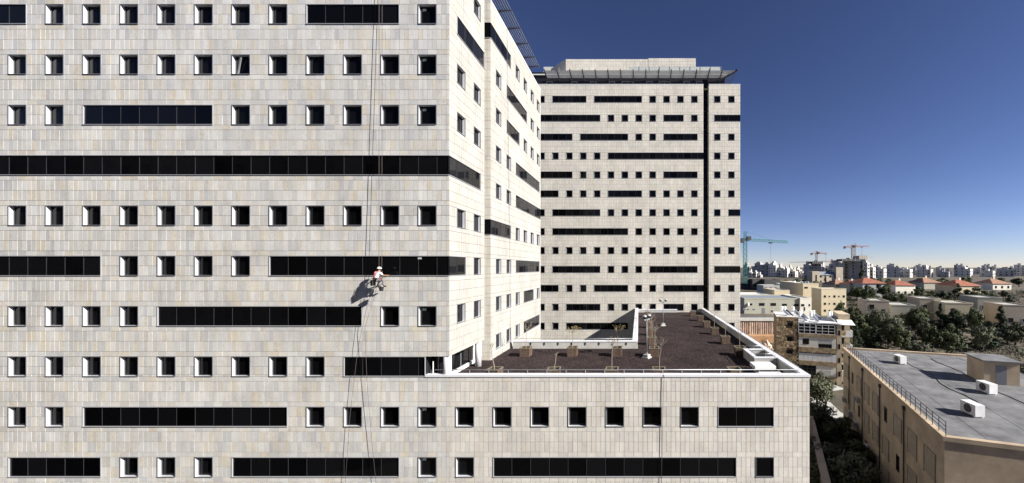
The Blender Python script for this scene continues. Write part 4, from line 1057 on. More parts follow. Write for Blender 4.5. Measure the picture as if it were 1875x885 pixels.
CITY = [
 (1367, 10, 482, 510, 430, rot_, 'city_g', 'narrow grey block half hidden behind the green crane mast', ((.5,.9),(.5,1))),
 (1393, 28, 482, 510, 420, R(-30), 'city_g', 'stepped grey apartment block just right of the green crane mast', ((.25,.8),(.45,1),(.3,.9))),
 (1376, 9, 496, 511, 380, R(-42), 'city_w', 'low bright white block at the right foot of the green crane mast', ((.5,1),(.5,.8))),
 (1384.5, 8, 498, 511, 378, R(-42), 'city_w', 'second low white block right of the green crane mast', ((.5,.85),(.5,1))),
 (1392.5, 8, 501.5, 511, 376, R(-42), 'city_w', 'lowest of the small white blocks right of the green crane mast', ((.4,1),(.6,.8))),
 (1408, 22, 483, 510, 410, R(-28), 'city_g', 'tall darker apartment block left of the tallest pale stepped block', ((.3,.7),(.5,1),(.2,.8))),
 (1419, 18, 481.5, 509, 400, R(-36), 'city_w', 'tallest pale stepped apartment block in the white cluster', ((.3,.9),(.4,1),(.3,.85))),
 (1431, 15, 486, 510, 398, R(-44), 'city_w', 'pale apartment block with a dark left side right of the tallest white one', ((.4,1),(.6,.85))),
 (1441, 12, 491, 511, 392, R(-44), 'city_w', 'cream stepped block in the middle of the white cluster', ((.5,.88),(.5,1))),
 (1448.5, 11, 488, 511, 402, R(-40), 'city_w', 'slim pale block with a stepped roof near the right of the white cluster', ((.4,1),(.6,.9))),
 (1456, 11, 493, 512, 390, R(-45), 'city_w', 'small bright block with balconies in front of the cluster, right part', ((.5,1),(.5,.8))),
 (1463, 12, 491, 510, 405, R(-40), 'city_w', 'pale block second from the right end of the white cluster', ((.6,1),(.4,.85))),
 (1471, 12, 500, 509, 400, R(-40), 'city_w', 'low pale block ending the white cluster on the right', ((.5,.8),(.5,1))),
 (1482, 17, 484, 516, 360, R(-20), 'city_g', 'grey high rise left of the block with the dark unfinished top', ((.6,1),(.4,.95))),
 (1497, 18, 480, 516, 365, R(-18), 'city_g', 'grey high rise with dark unfinished top floor under the middle crane', ((.3,.96),(.4,1),(.3,.92))),
 (1509, 14, 484, 514, 372, R(-40), 'city_w', 'grey and white high rise right of the dark topped block', ((.5,1),(.5,.85))),
 (1519, 18, 490, 514, 352, R(-10), 'city_g', 'low dark grey block with a shadowed roof between the two grey high rises', ((.6,1),(.4,.85))),
 (1537, 26, 480, 516, 340, R(-16), 'city_g', 'wide grey high rise left of the construction tower', ((.25,.92),(.5,1),(.25,.95))),
 (1557, 18, 475.5, 516, 352, R(-10), 'city_dk', 'dark construction tower below the twin cranes', ((1,1),)),
 (1576, 30, 475, 514, 338, R(-26), 'city_g', 'grey concrete tower under construction with a raised block on its roof', ((.5,.97),(.5,1))),
 (1588, 9, 481, 513, 330, R(-50), 'city_w', 'narrow bright white tower right of the dark conifer', ((1,1),)),
 (1598, 12, 487, 512, 352, R(-45), 'city_w', 'pale high rise with balconies at the right of the bright narrow tower', ((.5,1),(.5,.9))),
 (1616, 18, 492, 513, 372, R(-40), 'city_w', 'pale stepped block left of the distant grey slab on the right skyline', ((.4,.85),(.6,1))),
 (1640, 22, 486, 513, 390, R(-30), 'city_g', 'distant grey slab block on the right skyline', ((.4,1),(.6,.9))),
 (1664, 18, 493, 513, 385, R(-42), 'city_w', 'low white block just right of the distant grey slab', ((.5,.85),(.5,1))),
 (1700, 24, 488, 514, 400, R(-36), 'city_w', 'white stepped block in the gap between two groups on the right skyline', ((.3,.85),(.4,1),(.3,.8))),
 (1733, 20, 495, 514, 392, R(-42), 'city_g', 'low grey block second from the right end of the skyline', ((.5,1),(.5,.85))),
 (1772, 26, 490, 515, 410, R(-38), 'city_w', 'broad pale block near the right end of the skyline', ((.3,.8),(.4,1),(.3,.9))),
 (1815, 20, 496, 515, 400, R(-42), 'city_w', 'small white block close to the right end of the skyline', ((.5,.9),(.5,1))),
 (1850, 26, 492, 516, 405, R(-35), 'city_g', 'grey stepped block at the right end of the skyline', ((.4,1),(.6,.9))),
]
for (px, wpx, yt, yb, D, rot, m, lb, st_) in CITY: city_block(px, wpx*1.08, yt, yb, D, rot - (R(16) if m == 'city_w' else R(6)), M[m], lb, st_)
# dark unfinished tops on two of the towers are things of their own: formwork storeys
for (px, wpx, yt, yb, D, lb) in ((1495, 17, 479, 483.2, 360, 'dark formwork storey on top of the grey high rise under the middle crane'),
                                 (1556, 32, 474.6, 478.5, 336, 'dark roof storey on the grey tower left of the raised concrete block'),
                                 (1578, 14, 468.5, 476, 340, 'pale raised concrete core on the construction tower roof')):
    c = at(px, yb, D); wd = wpx*D/FPX; t = thing('roof_storey', lb, 'roof structure', tuple(c))
    mb = MB(); mb.box(-wd/2, wd/2, -2, 8, 0, (yb-yt)*D/FPX); part('slab', mb, M['city_dk'] if 'dark' in lb else M['city_b'], t, world=False)
    mb = MB()
    for i in range(5): mb.box(-wd/2+i*wd/4-.15, -wd/2+i*wd/4+.15, -2.1, -1.9, 0, (yb-yt)*D/FPX+1.2)
    part('column', mb, M['city_g'], t, world=False)

# ================================================================== cranes
M['crane_g'] = mat('turquoise_crane_paint', (.035, .17, .15), .5, .1, .4); M['crane_r'] = mat('red_grey_crane_paint', (.26, .16, .15), .6); M['crane_s'] = mat('grey_crane_paint', (.34, .33, .34), .6)
def lattice(mb, a, b, w, n, bw):
    """four-chord lattice beam from a to b"""
    a = Vector(a); b = Vector(b); d = (b-a).normalized(); u = d.cross(Vector((0,0,1)) if abs(d.z) < .9 else Vector((0,1,0))).normalized(); v = u.cross(d)
    cs = [(1,1), (1,-1), (-1,-1), (-1,1)]
    for i, j in cs: mb.bar(a + u*i*w/2 + v*j*w/2, b + u*i*w/2 + v*j*w/2, bw)
    for k in range(n):
        p = a.lerp(b, k/n); q = a.lerp(b, (k+1)/n)
        for s in range(4):
            i, j = cs[s]; i2, j2 = cs[(s+1) % 4]
            x, y = (p, q) if k % 2 == 0 else (q, p)
            mb.bar(x + u*i*w/2 + v*j*w/2, y + u*i2*w/2 + v*j2*w/2, bw*.7)
            mb.bar(p + u*i*w/2 + v*j*w/2, p + u*i2*w/2 + v*j2*w/2, bw*.7)
def crane(px, ybase, yjib, ytop, D, pend, pctr, mm, label, w=1.8, n=16, bw=.16, hookpx=None, hooky=None, dy=0, yend=None, mast=None, n2=16):
    c = at(px, ybase, D); t = thing('tower_crane', label, 'crane', tuple(c)); s = D/FPX
    zj = (ybase-yjib)*s; zt = (ybase-ytop)*s; xe = (pend-px)*s; xc = (pctr-px)*s; ze = (ybase-(yend or yjib))*s
    mb = MB(); lattice(mb, (0,0,0), (0,0,zj), w, n, bw); part('mast', mb, mast or mm, t, world=False)
    mb = MB(); lattice(mb, (0,0,zj), (0,0,zt), w*.7, max(3, n//4), bw*.8); part('apex', mb, mm, t, world=False)
    mb = MB(); lattice(mb, (0,0,zj), (xe, dy, ze), w*.75, n2, bw*.8); part('jib', mb, mm, t, world=False)
    mb = MB(); lattice(mb, (0,0,zj), (xc, -dy*.3, zj), w*.7, 4, bw*.8); o = part('counter_jib', mb, mm, t, world=False)
    mb = MB(); mb.box(xc-w*.5, xc+w*.5, -dy*.3-w*.5, -dy*.3+w*.5, zj-w*1.1, zj+w*.3); part('counterweight', mb, M['city_dk'], o, world=False)
    mb = MB(); mb.box(w*.5, w*1.7, -w*.9, -w*.1, zj-w*.2, zj+w*1.0); part('cab', mb, M['city_dk'], t, world=False)
    mb = MB(); mb.tube([(0,0,zt), (xe*.62, dy*.62, zj+(ze-zj)*.62+w*.4)], bw*.35, 4); mb.tube([(0,0,zt), (xc*.9, -dy*.27, zj+w*.4)], bw*.35, 4); part('tie_rod', mb, mm, t, world=False)
    if hookpx:
        xh = (hookpx-px)*s; f = xh/xe; zh = (ybase-hooky)*s; zz = zj+(ze-zj)*f
        mb = MB(); mb.box(xh-w*.5, xh+w*.5, dy*f-w*.4, dy*f+w*.4, zz-w*.8, zz-w*.4); mb.tube([(xh, dy*f, zz-w*.5), (xh, dy*f, zh)], bw*.3, 4); mb.box(xh-.3, xh+.3, dy*f-.2, dy*f+.2, zh-.6, zh); part('hook_line', mb, M['city_dk'], t, world=False)
    return t
crane(1364.3, 519, 439, 424, 190, 1455, 1357, M['crane_g'], 'big turquoise tower crane standing beside the hospital tower, jib to the right', 1.7, 18, .15, 1417, 483, 8, 441.5, n2=20)
crane(1495.5, 482, 464.5, 460, 420, 1517, 1485, M['crane_r'], 'red and grey crane on the dark topped high rise', 1.7, 8, .36, 1515, 477, 4, 463.5, M['crane_s'], 8)
crane(1561, 476, 452.5, 448.5, 430, 1598, 1545, M['crane_r'], 'tall red and white crane on the construction tower, highest of the right cranes', 1.9, 8, .40, 1581, 466, 6, 450, M['crane_s'], 9)
crane(1566, 474, 451.5, 445, 470, 1577, 1560, M['crane_s'], 'slim grey crane close behind the tall red and white crane', 1.2, 8, .25, None, None, 10, None, None, 5)
crane(1523, 488, 479.5, 475, 520, 1541, 1505, M['crane_r'], 'small short crane in the gap between the grey high rises', 2.0, 6, .38, None, None, 4, None, None, 7)
crane(1567, 478, 471.2, 468, 560, 1604, 1564, M['crane_s'], 'grey crane with a long level jib behind the raised concrete core', 1.6, 5, .30, None, None, 5, 470.5, None, 9)
crane(1477, 496, 480.4, 478, 620, 1448, 1484, M['crane_s'], 'faint distant crane with its jib reaching left over the white cluster', 1.6, 6, .30, None, None, 5, None, None, 9)

# ================================================================== middle distance
M['cream'] = mat('cream_render', (.56, .48, .33), .9, var=.06, vscale=.5); M['pale_green'] = mat('greenish_grey_render', (.37, .36, .29), .9, var=.08, vscale=.4)
M['bright'] = mat('whitewash_and_sunlit_render', (.68, .65, .55), .9, var=.05, vscale=.5); M['roof_w'] = mat('white_roof_coating', (.62, .62, .62), .8, var=.15, vscale=.6)  # bright also carries the sunlight painted on the long building's end
M['tile'] = mat('red_roof_tile', (.33, .125, .075), .85, var=.25, vscale=.7); M['tile2'] = mat('faded_roof_tile', (.36, .20, .13), .85, var=.25, vscale=.7); M['grey_roof'] = mat('grey_sheet_roof', (.22, .24, .27), .6, var=.12, vscale=.4)
M['frame_w'] = mat('white_window_frame', (.60, .60, .60), .6); M['panel'] = mat('cream_shutter_panel', (.55, .52, .46), .8, var=.08, vscale=1.5); M['shut'] = mat('grey_roller_shutter', (.36, .35, .34), .7)
M['door'] = mat('grey_metal_door', (.17, .175, .19), .6); M['room'] = mat('dark_window_glass', (.012, .013, .016), .08, 0, .35)
fw_cache = {}
def flat_window(parent, x, z, w, h, y=0.0, rz=0.0, frame='frame_w', cols=2, rows=1):
    """framed window set slightly into the wall plane y (outward is -y): window > pane"""
    key = (round(w,2), round(h,2), frame, cols, rows)
    if key not in fw_cache:
        F = MB(); t = .07
        F.box(-w/2, -w/2+t, -.05, .06, -h/2, h/2); F.box(w/2-t, w/2, -.05, .06, -h/2, h/2); F.box(-w/2+t, w/2-t, -.05, .06, h/2-t, h/2); F.box(-w/2+t, w/2-t, -.09, .06, -h/2, -h/2+t)
        for i in range(1, cols): x_ = -w/2 + w*i/cols; F.box(x_-.03, x_+.03, -.03, .05, -h/2+t, h/2-t)
        for j in range(1, rows): z_ = -h/2 + h*j/rows; F.box(-w/2+t, w/2-t, -.025, .045, z_-.025, z_+.025)
        G = MB(); G.box(-w/2+t, w/2-t, -.012, .03, -h/2+t, h/2-t); fw_cache[key] = (F.mesh('window', M[frame]), G.mesh('pane', M['room']))
    o = link('window', fw_cache[key][0], parent, (x, y, z), rz); link('pane', fw_cache[key][1], o); return o
def house(name, label, px0, px1, ytop, ybase, D, depth, m, rot=0.0, roofm='concrete', cat='building', par=.35):
    a = at(px0, ybase, D); wd = (px1-px0)*D/FPX; h = (ybase-ytop)*D/FPX
    t = thing(name, label, cat, tuple(a), rot)
    mb = MB(); mb.box(0, wd, 0, depth, -5, h); part('wall', mb, m, t, world=False)
    mb = MB(); mb.box(-.05, wd+.05, -.05, .2, h+.003, h+par); mb.box(-.05, .2, .2, depth, h+.003, h+par); mb.box(wd-.2, wd+.05, .2, depth, h+.003, h+par); mb.box(.2, wd-.2, depth-.2, depth, h+.003, h+par); part('parapet', mb, m, t, world=False)
    mb = MB(); mb.box(.2, wd-.2, .2, depth-.2, h+.003, h+.05); part('roof', mb, M[roofm], t, world=False)
    return t, wd, h
# long two-storey greenish building behind the excavation; shaded front and sunlit right end painted as two colours
t, wd, h = house('long_building', 'long low greenish grey building with small windows above the excavation', 1363, 1464.5, 548, 577, 112, 14, M['pale_green'], roofm='grey_roof')
s = 112/FPX
for px, py, w_, h_, c in ((1374.5,557.5,1.0,.6,1),(1395,557.5,1.75,.85,3),(1416,557.5,1.75,.85,3),(1436.5,558.5,1.5,.75,2),(1458,559,1.5,.75,2),(1359.8+4,566.5,.8,.45,1),(1370,566.5,.8,.5,1),(1380.5,566.5,.8,.5,1),(1413.5,570,.8,.75,1),(1459,570.5,1.3,.9,2)):
    flat_window(t, (px-1363)*s, (577-py)*s, w_, h_, frame='frame_w' if w_ < 1 else 'dark_alu', cols=c)
mb = MB(); x = (1398-1363)*s; mb.box(x-.5, x+.5, -.05, .02, .4, 2.2); part('door', mb, M['door'], t, world=False)
mb = MB(); x = (1370.5-1363)*s; mb.box(x-.35, x+.2, -.6, -.02, (577-560)*s, (577-555)*s); part('air_conditioner', mb, M['white'], t, world=False)
t, wd, h = house('painted_sunlit_end', 'end block of the long low building, its sunlight painted as bright cream', 1465, 1486, 547.5, 577, 111.4, 14, M['bright'])
s = 111.4/FPX
for px, py in ((1470,559),(1482,559)): flat_window(t, (px-1465)*s, (577-py)*s, 1.0 if px < 1480 else .45, .7, frame='dark_alu', cols=1)
flat_window(t, (1473-1465)*s, (577-566)*s, .6, 1.3, frame='frame_w', cols=1)
# street fence, and small things on that street
fn = thing('wire_fence', 'thin wire fence along the street above the excavation wall', 'fence', (24, 101, ground_z(24, 101)))
for i in range(16):
    mb = MB(); mb.tube([(i*1.6,0,0), (i*1.6,0,1.9)], .035, 5); part('post', mb, M['steel'], fn, world=False)
for z in (.3, .7, 1.1, 1.5, 1.85):
    mb = MB(); mb.tube([(0,0,z), (24,0,z)], .012, 4); part('wire', mb, M['steel'], fn, world=False)
# buildings stacked behind it
t, wd, h = house('flat_roof_building', 'low building with a white flat roof right beside the hospital tower', 1350, 1405, 541, 556, 132, 11, M['bright'], roofm='roof_w')
for i in range(5): flat_window(t, 3.2+i*1.75, 1.9, 1.2, .8, frame='dark_alu', cols=2)
t, wd, h = house('shed', 'pale shed with a low sheet roof in front of the shaded cream block', 1402, 1420, 543.5, 556, 130, 8, M['bright'], roofm='grey_roof')
t, wd, h = house('cream_block', 'cream building with a shaded left side behind the white flat roof', 1418, 1446, 533, 556, 142, 13, M['cream'], roofm='city_g')
t, wd, h = house('cream_building', 'tall cream building cluttered with white tanks on its roof', 1470.5, 1499, 520.5, 556, 150, 25, M['cream'], roofm='roof_w')
s = 150/FPX
for px in (1476,): flat_window(t, (px-1470.5)*s, (556-527)*s, 1.5, .7, frame='dark_alu', cols=2)
for k in range(3): flat_window(t, 0, (556-526)*s, 1.2, .8, y=0, rz=0, frame='dark_alu') if False else None
for i in range(9):
    b = Vector(t.location) + Vector((random.uniform(-.2, 5), random.uniform(1, 20), h+.06)); q = MB(); q.tube([(0,0,0), (0,0,random.uniform(.6,1.1))], random.uniform(.3,.45), 10)
    if i % 2: q.box(-.9, -.3, -.1, .1, 0, .5)
    tag(link('roof_tank', q.mesh('roof_tank', M['white'] if i % 3 else M['grey_roof']), None, tuple(b)), 'small tank among the clutter on the cream building roof', 'tank', 'tanks on the cream building roof')
t, wd, h = house('yellow_block', 'yellowish block with two rows of small square windows', 1504, 1549.5, 530.5, 575, 130, 7.5, M['cream'], roofm='city_g')
s = 130/FPX
for r, py in enumerate((543, 556.5, 569)):
    for i, px in enumerate((1510.5, 1518.7, 1528, 1536, 1545)):
        big_ = i in (0, 2, 4); flat_window(t, (px-1504)*s, (575-py)*s, .78 if big_ else .55, .8 if big_ else .5, frame='dark_alu', cols=1)
# stone institution with two towers and a grey roof
t = thing('stone_institution', 'beige stone building with two towers and a grey sheet roof', 'building', tuple(at(1487.5, 524, 290))); s = 290/FPX
def sb_(x0, x1, yt, y0, y1): return ((x0-1487.5)*s, (x1-1487.5)*s, y0, y1, -4, (524-yt)*s)
mb = MB(); mb.box(*sb_(1487.5, 1501, 497, 0, 9)); mb.box(*sb_(1501.01, 1533, 504.5, .8, 12)); mb.box(*sb_(1530.5, 1543, 489.5, -.5, .78)); mb.box(*sb_(1533.02, 1543, 489.5, .79, 8)); part('wall', mb, M['city_b'], t, world=False)
mb = MB(); x0, x1 = (1501-1487.5)*s, (1532.5-1487.5)*s; z0, z1 = (524-504.3)*s, (524-497.8)*s
mb.quad((x0, .3, z0), (x1, .3, z0), (x1, 6, z1), (x0, 6, z1)); mb.quad((x0, 12, z0), (x0, 6, z1), (x1, 6, z1), (x1, 12, z0)); mb.tri((x1, .3, z0), (x1, 12, z0), (x1, 6, z1)); part('roof', mb, M['grey_roof'], t, world=False)
for px, py, w_, h_ in ((1494.5,508,1.2,4),(1504,506.8,1.6,1.4),(1521.5,506.8,1.6,1.4),(1530,506.8,1.4,1.4),(1504,516,1.2,1.8),(1521,516,1.2,1.8),(1529.5,516,1.2,1.8),(1512.5,510,1.4,1.6)):
    flat_window(t, (px-1487.5)*s, (524-py)*s, w_, h_, y=-.02 if px < 1500 else .78, frame='dark_alu', cols=1)
# houses with red tiled roofs
def gable_house(px0, px1, yeave, yridge, ybase, D, depth, m, label, roof='tile', hip=True):
    t, wd, h = house('tiled_house', label, px0, px1, yeave, ybase, D, depth, m, par=.02); zr = (ybase-yridge)*D/FPX; e = .5
    i = min(wd, depth)*.42 if hip else 0; ym = depth/2
    nrow = 7; mb = MB()
    A, Bq, Cq, Dq = Vector((-e,-e,h)), Vector((wd+e,-e,h)), Vector((wd+e,depth+e,h)), Vector((-e,depth+e,h)); P, Q = Vector((i,ym,zr)), Vector((wd-i,ym,zr))
    for k in range(nrow):     # courses of tiles as overlapping steps
        f0, f1 = k/nrow, (k+1)/nrow; up_ = Vector((0,0,.07))
        mb.quad(A.lerp(P,f0)+up_, Bq.lerp(Q,f0)+up_, Bq.lerp(Q,f1), A.lerp(P,f1)); mb.quad(Bq.lerp(Q,f0)+up_, Cq.lerp(Q,f0)+up_, Cq.lerp(Q,f1), Bq.lerp(Q,f1))
        mb.quad(Cq.lerp(Q,f0)+up_, Dq.lerp(P,f0)+up_, Dq.lerp(P,f1), Cq.lerp(Q,f1)); mb.quad(Dq.lerp(P,f0)+up_, A.lerp(P,f0)+up_, A.lerp(P,f1), Dq.lerp(P,f1))
    part('tiled_roof', mb, M[roof], t, world=False)
    n = max(2, int(wd/3.2))
    for r in range(max(1, int(h/3))):
        for k in range(n): flat_window(t, wd*(k+.5)/n, 1.5+r*3.0, 1.1, 1.4, frame='dark_alu', cols=2)
    mb = MB(); mb.box(wd*.6, wd*.6+.8, depth*.5, depth*.5+.8, zr-1, zr+1.0); part('chimney', mb, M['bright'], t, world=False)
    return t
gable_house(1530, 1561, 522.5, 513, 548, 190, 14, M['pale_green'], 'house with a long faded orange roof right of the stone institution', 'tile2')
gable_house(1556, 1579, 521, 515, 548, 180, 10, M['pale_green'], 'small house with a red hipped roof between two larger tiled houses', 'tile')
gable_house(1579.5, 1622, 519.5, 509.5, 552, 172, 13, M['city_g'], 'wide grey house with a big red roof right of the dark conifer', 'tile')
gable_house(1640, 1676, 523, 514, 552, 180, 12, M['bright'], 'pale house with a red hipped roof on the wooded slope', 'tile')
gable_house(1692, 1722, 518, 509, 546, 205, 12, M['pale_green'], 'greenish house with a faded roof upslope of the pale tiled house', 'tile2')
gable_house(1752, 1796, 524, 513, 556, 176, 13, M['cream'], 'cream house with a broad red roof near the right end of the slope', 'tile')
gable_house(1818, 1852, 520, 511, 550, 200, 12, M['bright'], 'white house with a faded tile roof at the right end of the slope', 'tile2')
# shaded houses on the wooded slope
for (px0, px1, yt, yb, D, dp, m, lb) in (
  (1586, 1622, 552, 606, 104, 9, 'city_b', 'brown stone house in the shade of the slope with wide windows'),
  (1556, 1578, 570, 606, 112, 8, 'city_b', 'small shadowed house among bare bushes left of the brown stone house'),
  (1632, 1670, 560, 606, 108, 10, 'pale_green', 'greenish flat roofed house on the slope right of the brown stone house'),
  (1684, 1716, 548, 600, 118, 10, 'city_b', 'brown flat roofed house halfway along the slope'),
  (1730, 1772, 556, 606, 110, 10, 'cream', 'cream flat roofed house on the slope'),
  (1790, 1826, 546, 600, 122, 11, 'pale_green', 'greenish upper house near the right of the slope'),
  (1838, 1878, 560, 612, 106, 10, 'city_b', 'brown stone house at the right end of the slope')):
    t, wd, h = house('slope_house', lb, px0, px1, yt, yb, D, dp, M[m], rot=R(-18))
    nf = max(1, int(h/2.9)); n = max(2, int(wd/2.3))
    for r in range(nf):
        for k in range(n):
            if random.random() < .8: flat_window(t, wd*(k+.5)/n, 1.4+r*2.9, 1.2, 1.3, frame=random.choice(('frame_w','dark_alu')), cols=2)

# ------------------------------------------------------------------ dark half-built works beside the crane foot
for (px0, px1, yt, yb, D, dp, m, lb) in ((1352, 1372, 511, 532, 205, 8, 'city_dk', 'dark site shed at the foot of the turquoise crane'),
   (1378, 1398, 512.5, 534, 200, 10, 'city_dk', 'black half built structure right of the turquoise crane'),
   (1400, 1428, 513, 536, 195, 10, 'city_dk', 'dark low building under the white cluster'),
   (1398, 1432, 524, 536, 178, 10, 'concrete', 'low concrete building with a row of openings before the cream block'),
   (1430, 1446, 521, 536, 185, 8, 'roof_w', 'small building with a white sloping canopy roof')):
    t, wd, h = house('site_building', lb, px0, px1, yt, yb, D, dp, M[m], roofm='city_g' if m != 'roof_w' else 'roof_w')
    for k in range(max(2, int(wd/2.5))): flat_window(t, 1.2+k*2.5, h*.55, 1.5, 1.5, frame='dark_alu', cols=1) if 1.2+k*2.5 < wd-.8 else None

# ------------------------------------------------------------------ excavation: shoring piles, ledge and broken rock
M['pile'] = mat('stained_concrete_pile', (.34, .25, .20), .95, var=.3, vscale=1.2, bump=.4, objrand=.2); M['clay'] = mat('orange_clay', (.33, .19, .10), .95, var=.2, vscale=.8)
M['rock'] = mat('broken_limestone', (.46, .39, .33), .95, col2=(.26, .17, .115), vscale=.7, bump=.6, bscale=4)
sw = thing('shoring_wall', 'ribbed shoring wall of rough concrete piles above orange clay in the excavation', 'retaining wall', (29, 92.4, -17.6))
pm = MB(); n = 9
for r in range(5):
    z = 3.6*r/4
    for k in range(n):
        a = 2*math.pi*k/n; rr = .27*random.uniform(.85, 1.12); pm.v.append((rr*math.cos(a), rr*math.sin(a), z))
for r in range(4):
    for k in range(n): pm.f.append((r*n+k, r*n+(k+1)%n, (r+1)*n+(k+1)%n, (r+1)*n+k)); pm.t.append(.5)
pme = pm.mesh('pile', M['pile'], smooth=True)
for i in range(24): link('pile', pme, sw, (-5.6+i*.58, random.uniform(-.06,.06), random.uniform(-.15,0)), random.random()*6).scale = (1,1,random.uniform(.94,1.02))
mb = MB(); mb.box(-6, 8.4, -.5, .5, 3.55, 4.3); part('cap_beam', mb, M['concrete'], sw, world=False)
mb = MB(); mb.box(-6, 8.4, .3, .6, -4, 3.55); part('lagging', mb, M['clay'], sw, world=False)
tag(link('clay_ledge', (lambda mb: (mb.box(23, 37.4, 89.6, 92.4, -19.2, -17.6), mb.mesh('clay_ledge', M['clay']))[1])(MB())), kind='structure')
rk = MB(); ni, nj = 46, 18; rr_ = random.Random(5)
for j in range(nj):
    for i in range(ni):
        f = j/(nj-1); x = 21 + 17.5*i/(ni-1)
        rk.v.append((x + rr_.uniform(-.15,.15), 84.8 + 4.8*f**.6 + rr_.uniform(-.45,.45) + .5*math.sin(x*1.9), -23.6 + 5.0*f + rr_.uniform(-.22,.22)))
rk.f = [(j*ni+i, j*ni+i+1, (j+1)*ni+i+1, (j+1)*ni+i) for j in range(nj-1) for i in range(ni-1)]; rk.t = [.5]*len(rk.f)
tag(link('rock_face', rk.mesh('rock_face', M['rock'])), kind='structure')
bo = MB()
for _ in range(70):
    x, y = random.uniform(20, 33), random.uniform(78, 86); bo.ball((x, y, ground_z(x, y)+.1), random.uniform(.15,.6), random.uniform(.15,.6), random.uniform(.12,.4), 6, 4)
tag(link('rubble_heap', bo.mesh('rubble_heap', M['rock'])), 'loose broken rock lying below the shoring wall', 'rubble', None, 'stuff')

# ------------------------------------------------------------------ rubble-stone apartment house with glazed balconies
M['rubble'] = mat('rubble_stone', (.40, .31, .19), .95, col2=(.12, .085, .05), vscale=1.6, bump=.8, bscale=6)
M['rubble2'] = mat('dark_rubble_joint', (.10, .075, .05), .95); M['quoin'] = mat('tan_stone', (.48, .40, .28), .9, var=.15, vscale=1.5)
M['glaz'] = mat('balcony_panel', (.56, .56, .55), .5, var=.05)
AD = 74.5; s = AD/FPX; ax0 = 1422; AZ = 703
apt = thing('apartment_house', 'apartment house with a rubble stone stair tower, glazed balconies and solar heaters on top', 'building', tuple(at(ax0, AZ, AD)), R(-17))
def X(px): return (px-ax0)*s*1.0
def Z(py): return (AZ-py)*s
HT = Z(589.5)
tw_, rw = X(1458.5), X(1520)
mb = MB(); mb.box(.02, tw_, .03, 8, -3, Z(580.5)); part('stair_tower', mb, M['rubble2'], apt, world=False)
mb = MB(); mb.box(tw_+.01, rw+.9, .9, 9, -3, HT); part('wall', mb, M['quoin'], apt, world=False)
mb = MB(); mb.box(tw_+.01, rw+1.0, -.15, 9.3, HT+.004, HT+.22); mb.box(.0, tw_, .0, 8, Z(580.5)+.003, Z(580.5)+.15); part('roof', mb, M['roof_w'], apt, world=False)
# individual rubble stones on the stair tower (each an irregular block)
stm = []
for v in range(6):
    rr_ = random.Random(50+v); q = MB(); 
    for sz_ in (-.5, .5):
        for sx, sy in ((-.5,0),(.5,0),(.5,1),(-.5,1)): q.v.append((sx*rr_.uniform(.8,1.05), (0 if sy == 0 else .1) - (0.05*rr_.random() if sy == 0 else 0), sz_*rr_.uniform(.75,1.05)))
    q.f = [(0,3,2,1),(4,5,6,7),(0,1,5,4),(1,2,6,5),(3,0,4,7)]; q.t = [.5]*5
    stm.append(q.mesh('stone', None))
sm_ = [mat('rubble_tan', (.40, .31, .19), .95, var=.2, vscale=4, objrand=.45), mat('rubble_brown', (.24, .17, .10), .95, var=.2, vscale=4, objrand=.4)]
for i, me in enumerate(stm): me.materials.append(sm_[i % 2])
rest_ = MB(); nst = 0; z = .2; holes = [(X(1440), X(1448.5), Z(597), Z(590)), (X(1440), X(1448.5), Z(623), Z(616)), (X(1440), X(1448.5), Z(646), Z(639))]
while z < Z(581) - .2:
    rh = random.uniform(.30, .46); x = 0
    while x < tw_ - .1:
        rwid = random.uniform(.28, .66); cx, cz = x + rwid/2, z + rh/2
        if cx + rwid/2 < tw_+.1 and not any(a_-.2 < cx < b_+.2 and c_-.2 < cz < d_+.2 for a_, b_, c_, d_ in holes):
            if nst >= 290:
                rest_.box(cx-rwid*.47, cx+rwid*.47, -.04-random.uniform(0,.05), .06, cz-rh*.46, cz+rh*.46, skip='k'); x += rwid; continue
            o = link('stone', random.choice(stm), apt, (cx, -.04, cz)); o.scale = (rwid*.95, 1, rh*.93); o.rotation_euler = (0, random.uniform(-.1,.1), random.uniform(-.05,.05)); nst += 1
        x += rwid
    z += rh
part('stones', rest_, sm_[1], apt, world=False, kind='stuff')
for a_, b_, c_, d_ in holes: flat_window(apt, (a_+b_)/2, (c_+d_)/2, b_-a_, d_-c_, y=.0, frame='dark_alu')
# balcony floors: rubble bands, glazing and panels
def band(y0, y1, x0=1459, x1=1520, out=-.25):
    mb = MB(); mb.box(X(x0), X(x1), out, .88, Z(y1), Z(y0)); return part('balcony_band', mb, M['rubble'], apt, world=False)
for y0, y1 in ((608, 614), (632, 641), (656, 664), (682, 691)): band(y0, y1)
mb = MB(); mb.box(X(1459), X(1518), .4, .88, Z(682), Z(589.6)); part('balcony_back', mb, M['room'], apt, world=False)
def bars(x0, x1, y0, y1, n, rows_, m, name, d=-.1, th=.09):
    mb = MB()
    for i in range(n+1): x = X(x0) + (X(x1)-X(x0))*i/n; mb.box(x-th/2, x+th/2, d-.05, d+.05, Z(y1), Z(y0))
    for j in range(rows_+1): z = Z(y1) + (Z(y0)-Z(y1))*j/rows_; mb.box(X(x0)+th/2, X(x1)-th/2, d-.035, d+.035, z-.04, z+.04)
    o = part(name, mb, m, apt, world=False)
    for i in range(n):
        w_ = (X(x1)-X(x0))/n; q = MB(); q.box(-w_/2+th/2, w_/2-th/2, -.01, .01, -(Z(y0)-Z(y1))/2, (Z(y0)-Z(y1))/2); k = ('bp', round(w_,2), round(Z(y0)-Z(y1),2))
        if k not in fw_cache: fw_cache[k] = q.mesh('pane', M['room'])
        link('pane', fw_cache[k], o, (X(x0)+w_*(i+.5), d+.02, (Z(y0)+Z(y1))/2))
    return o
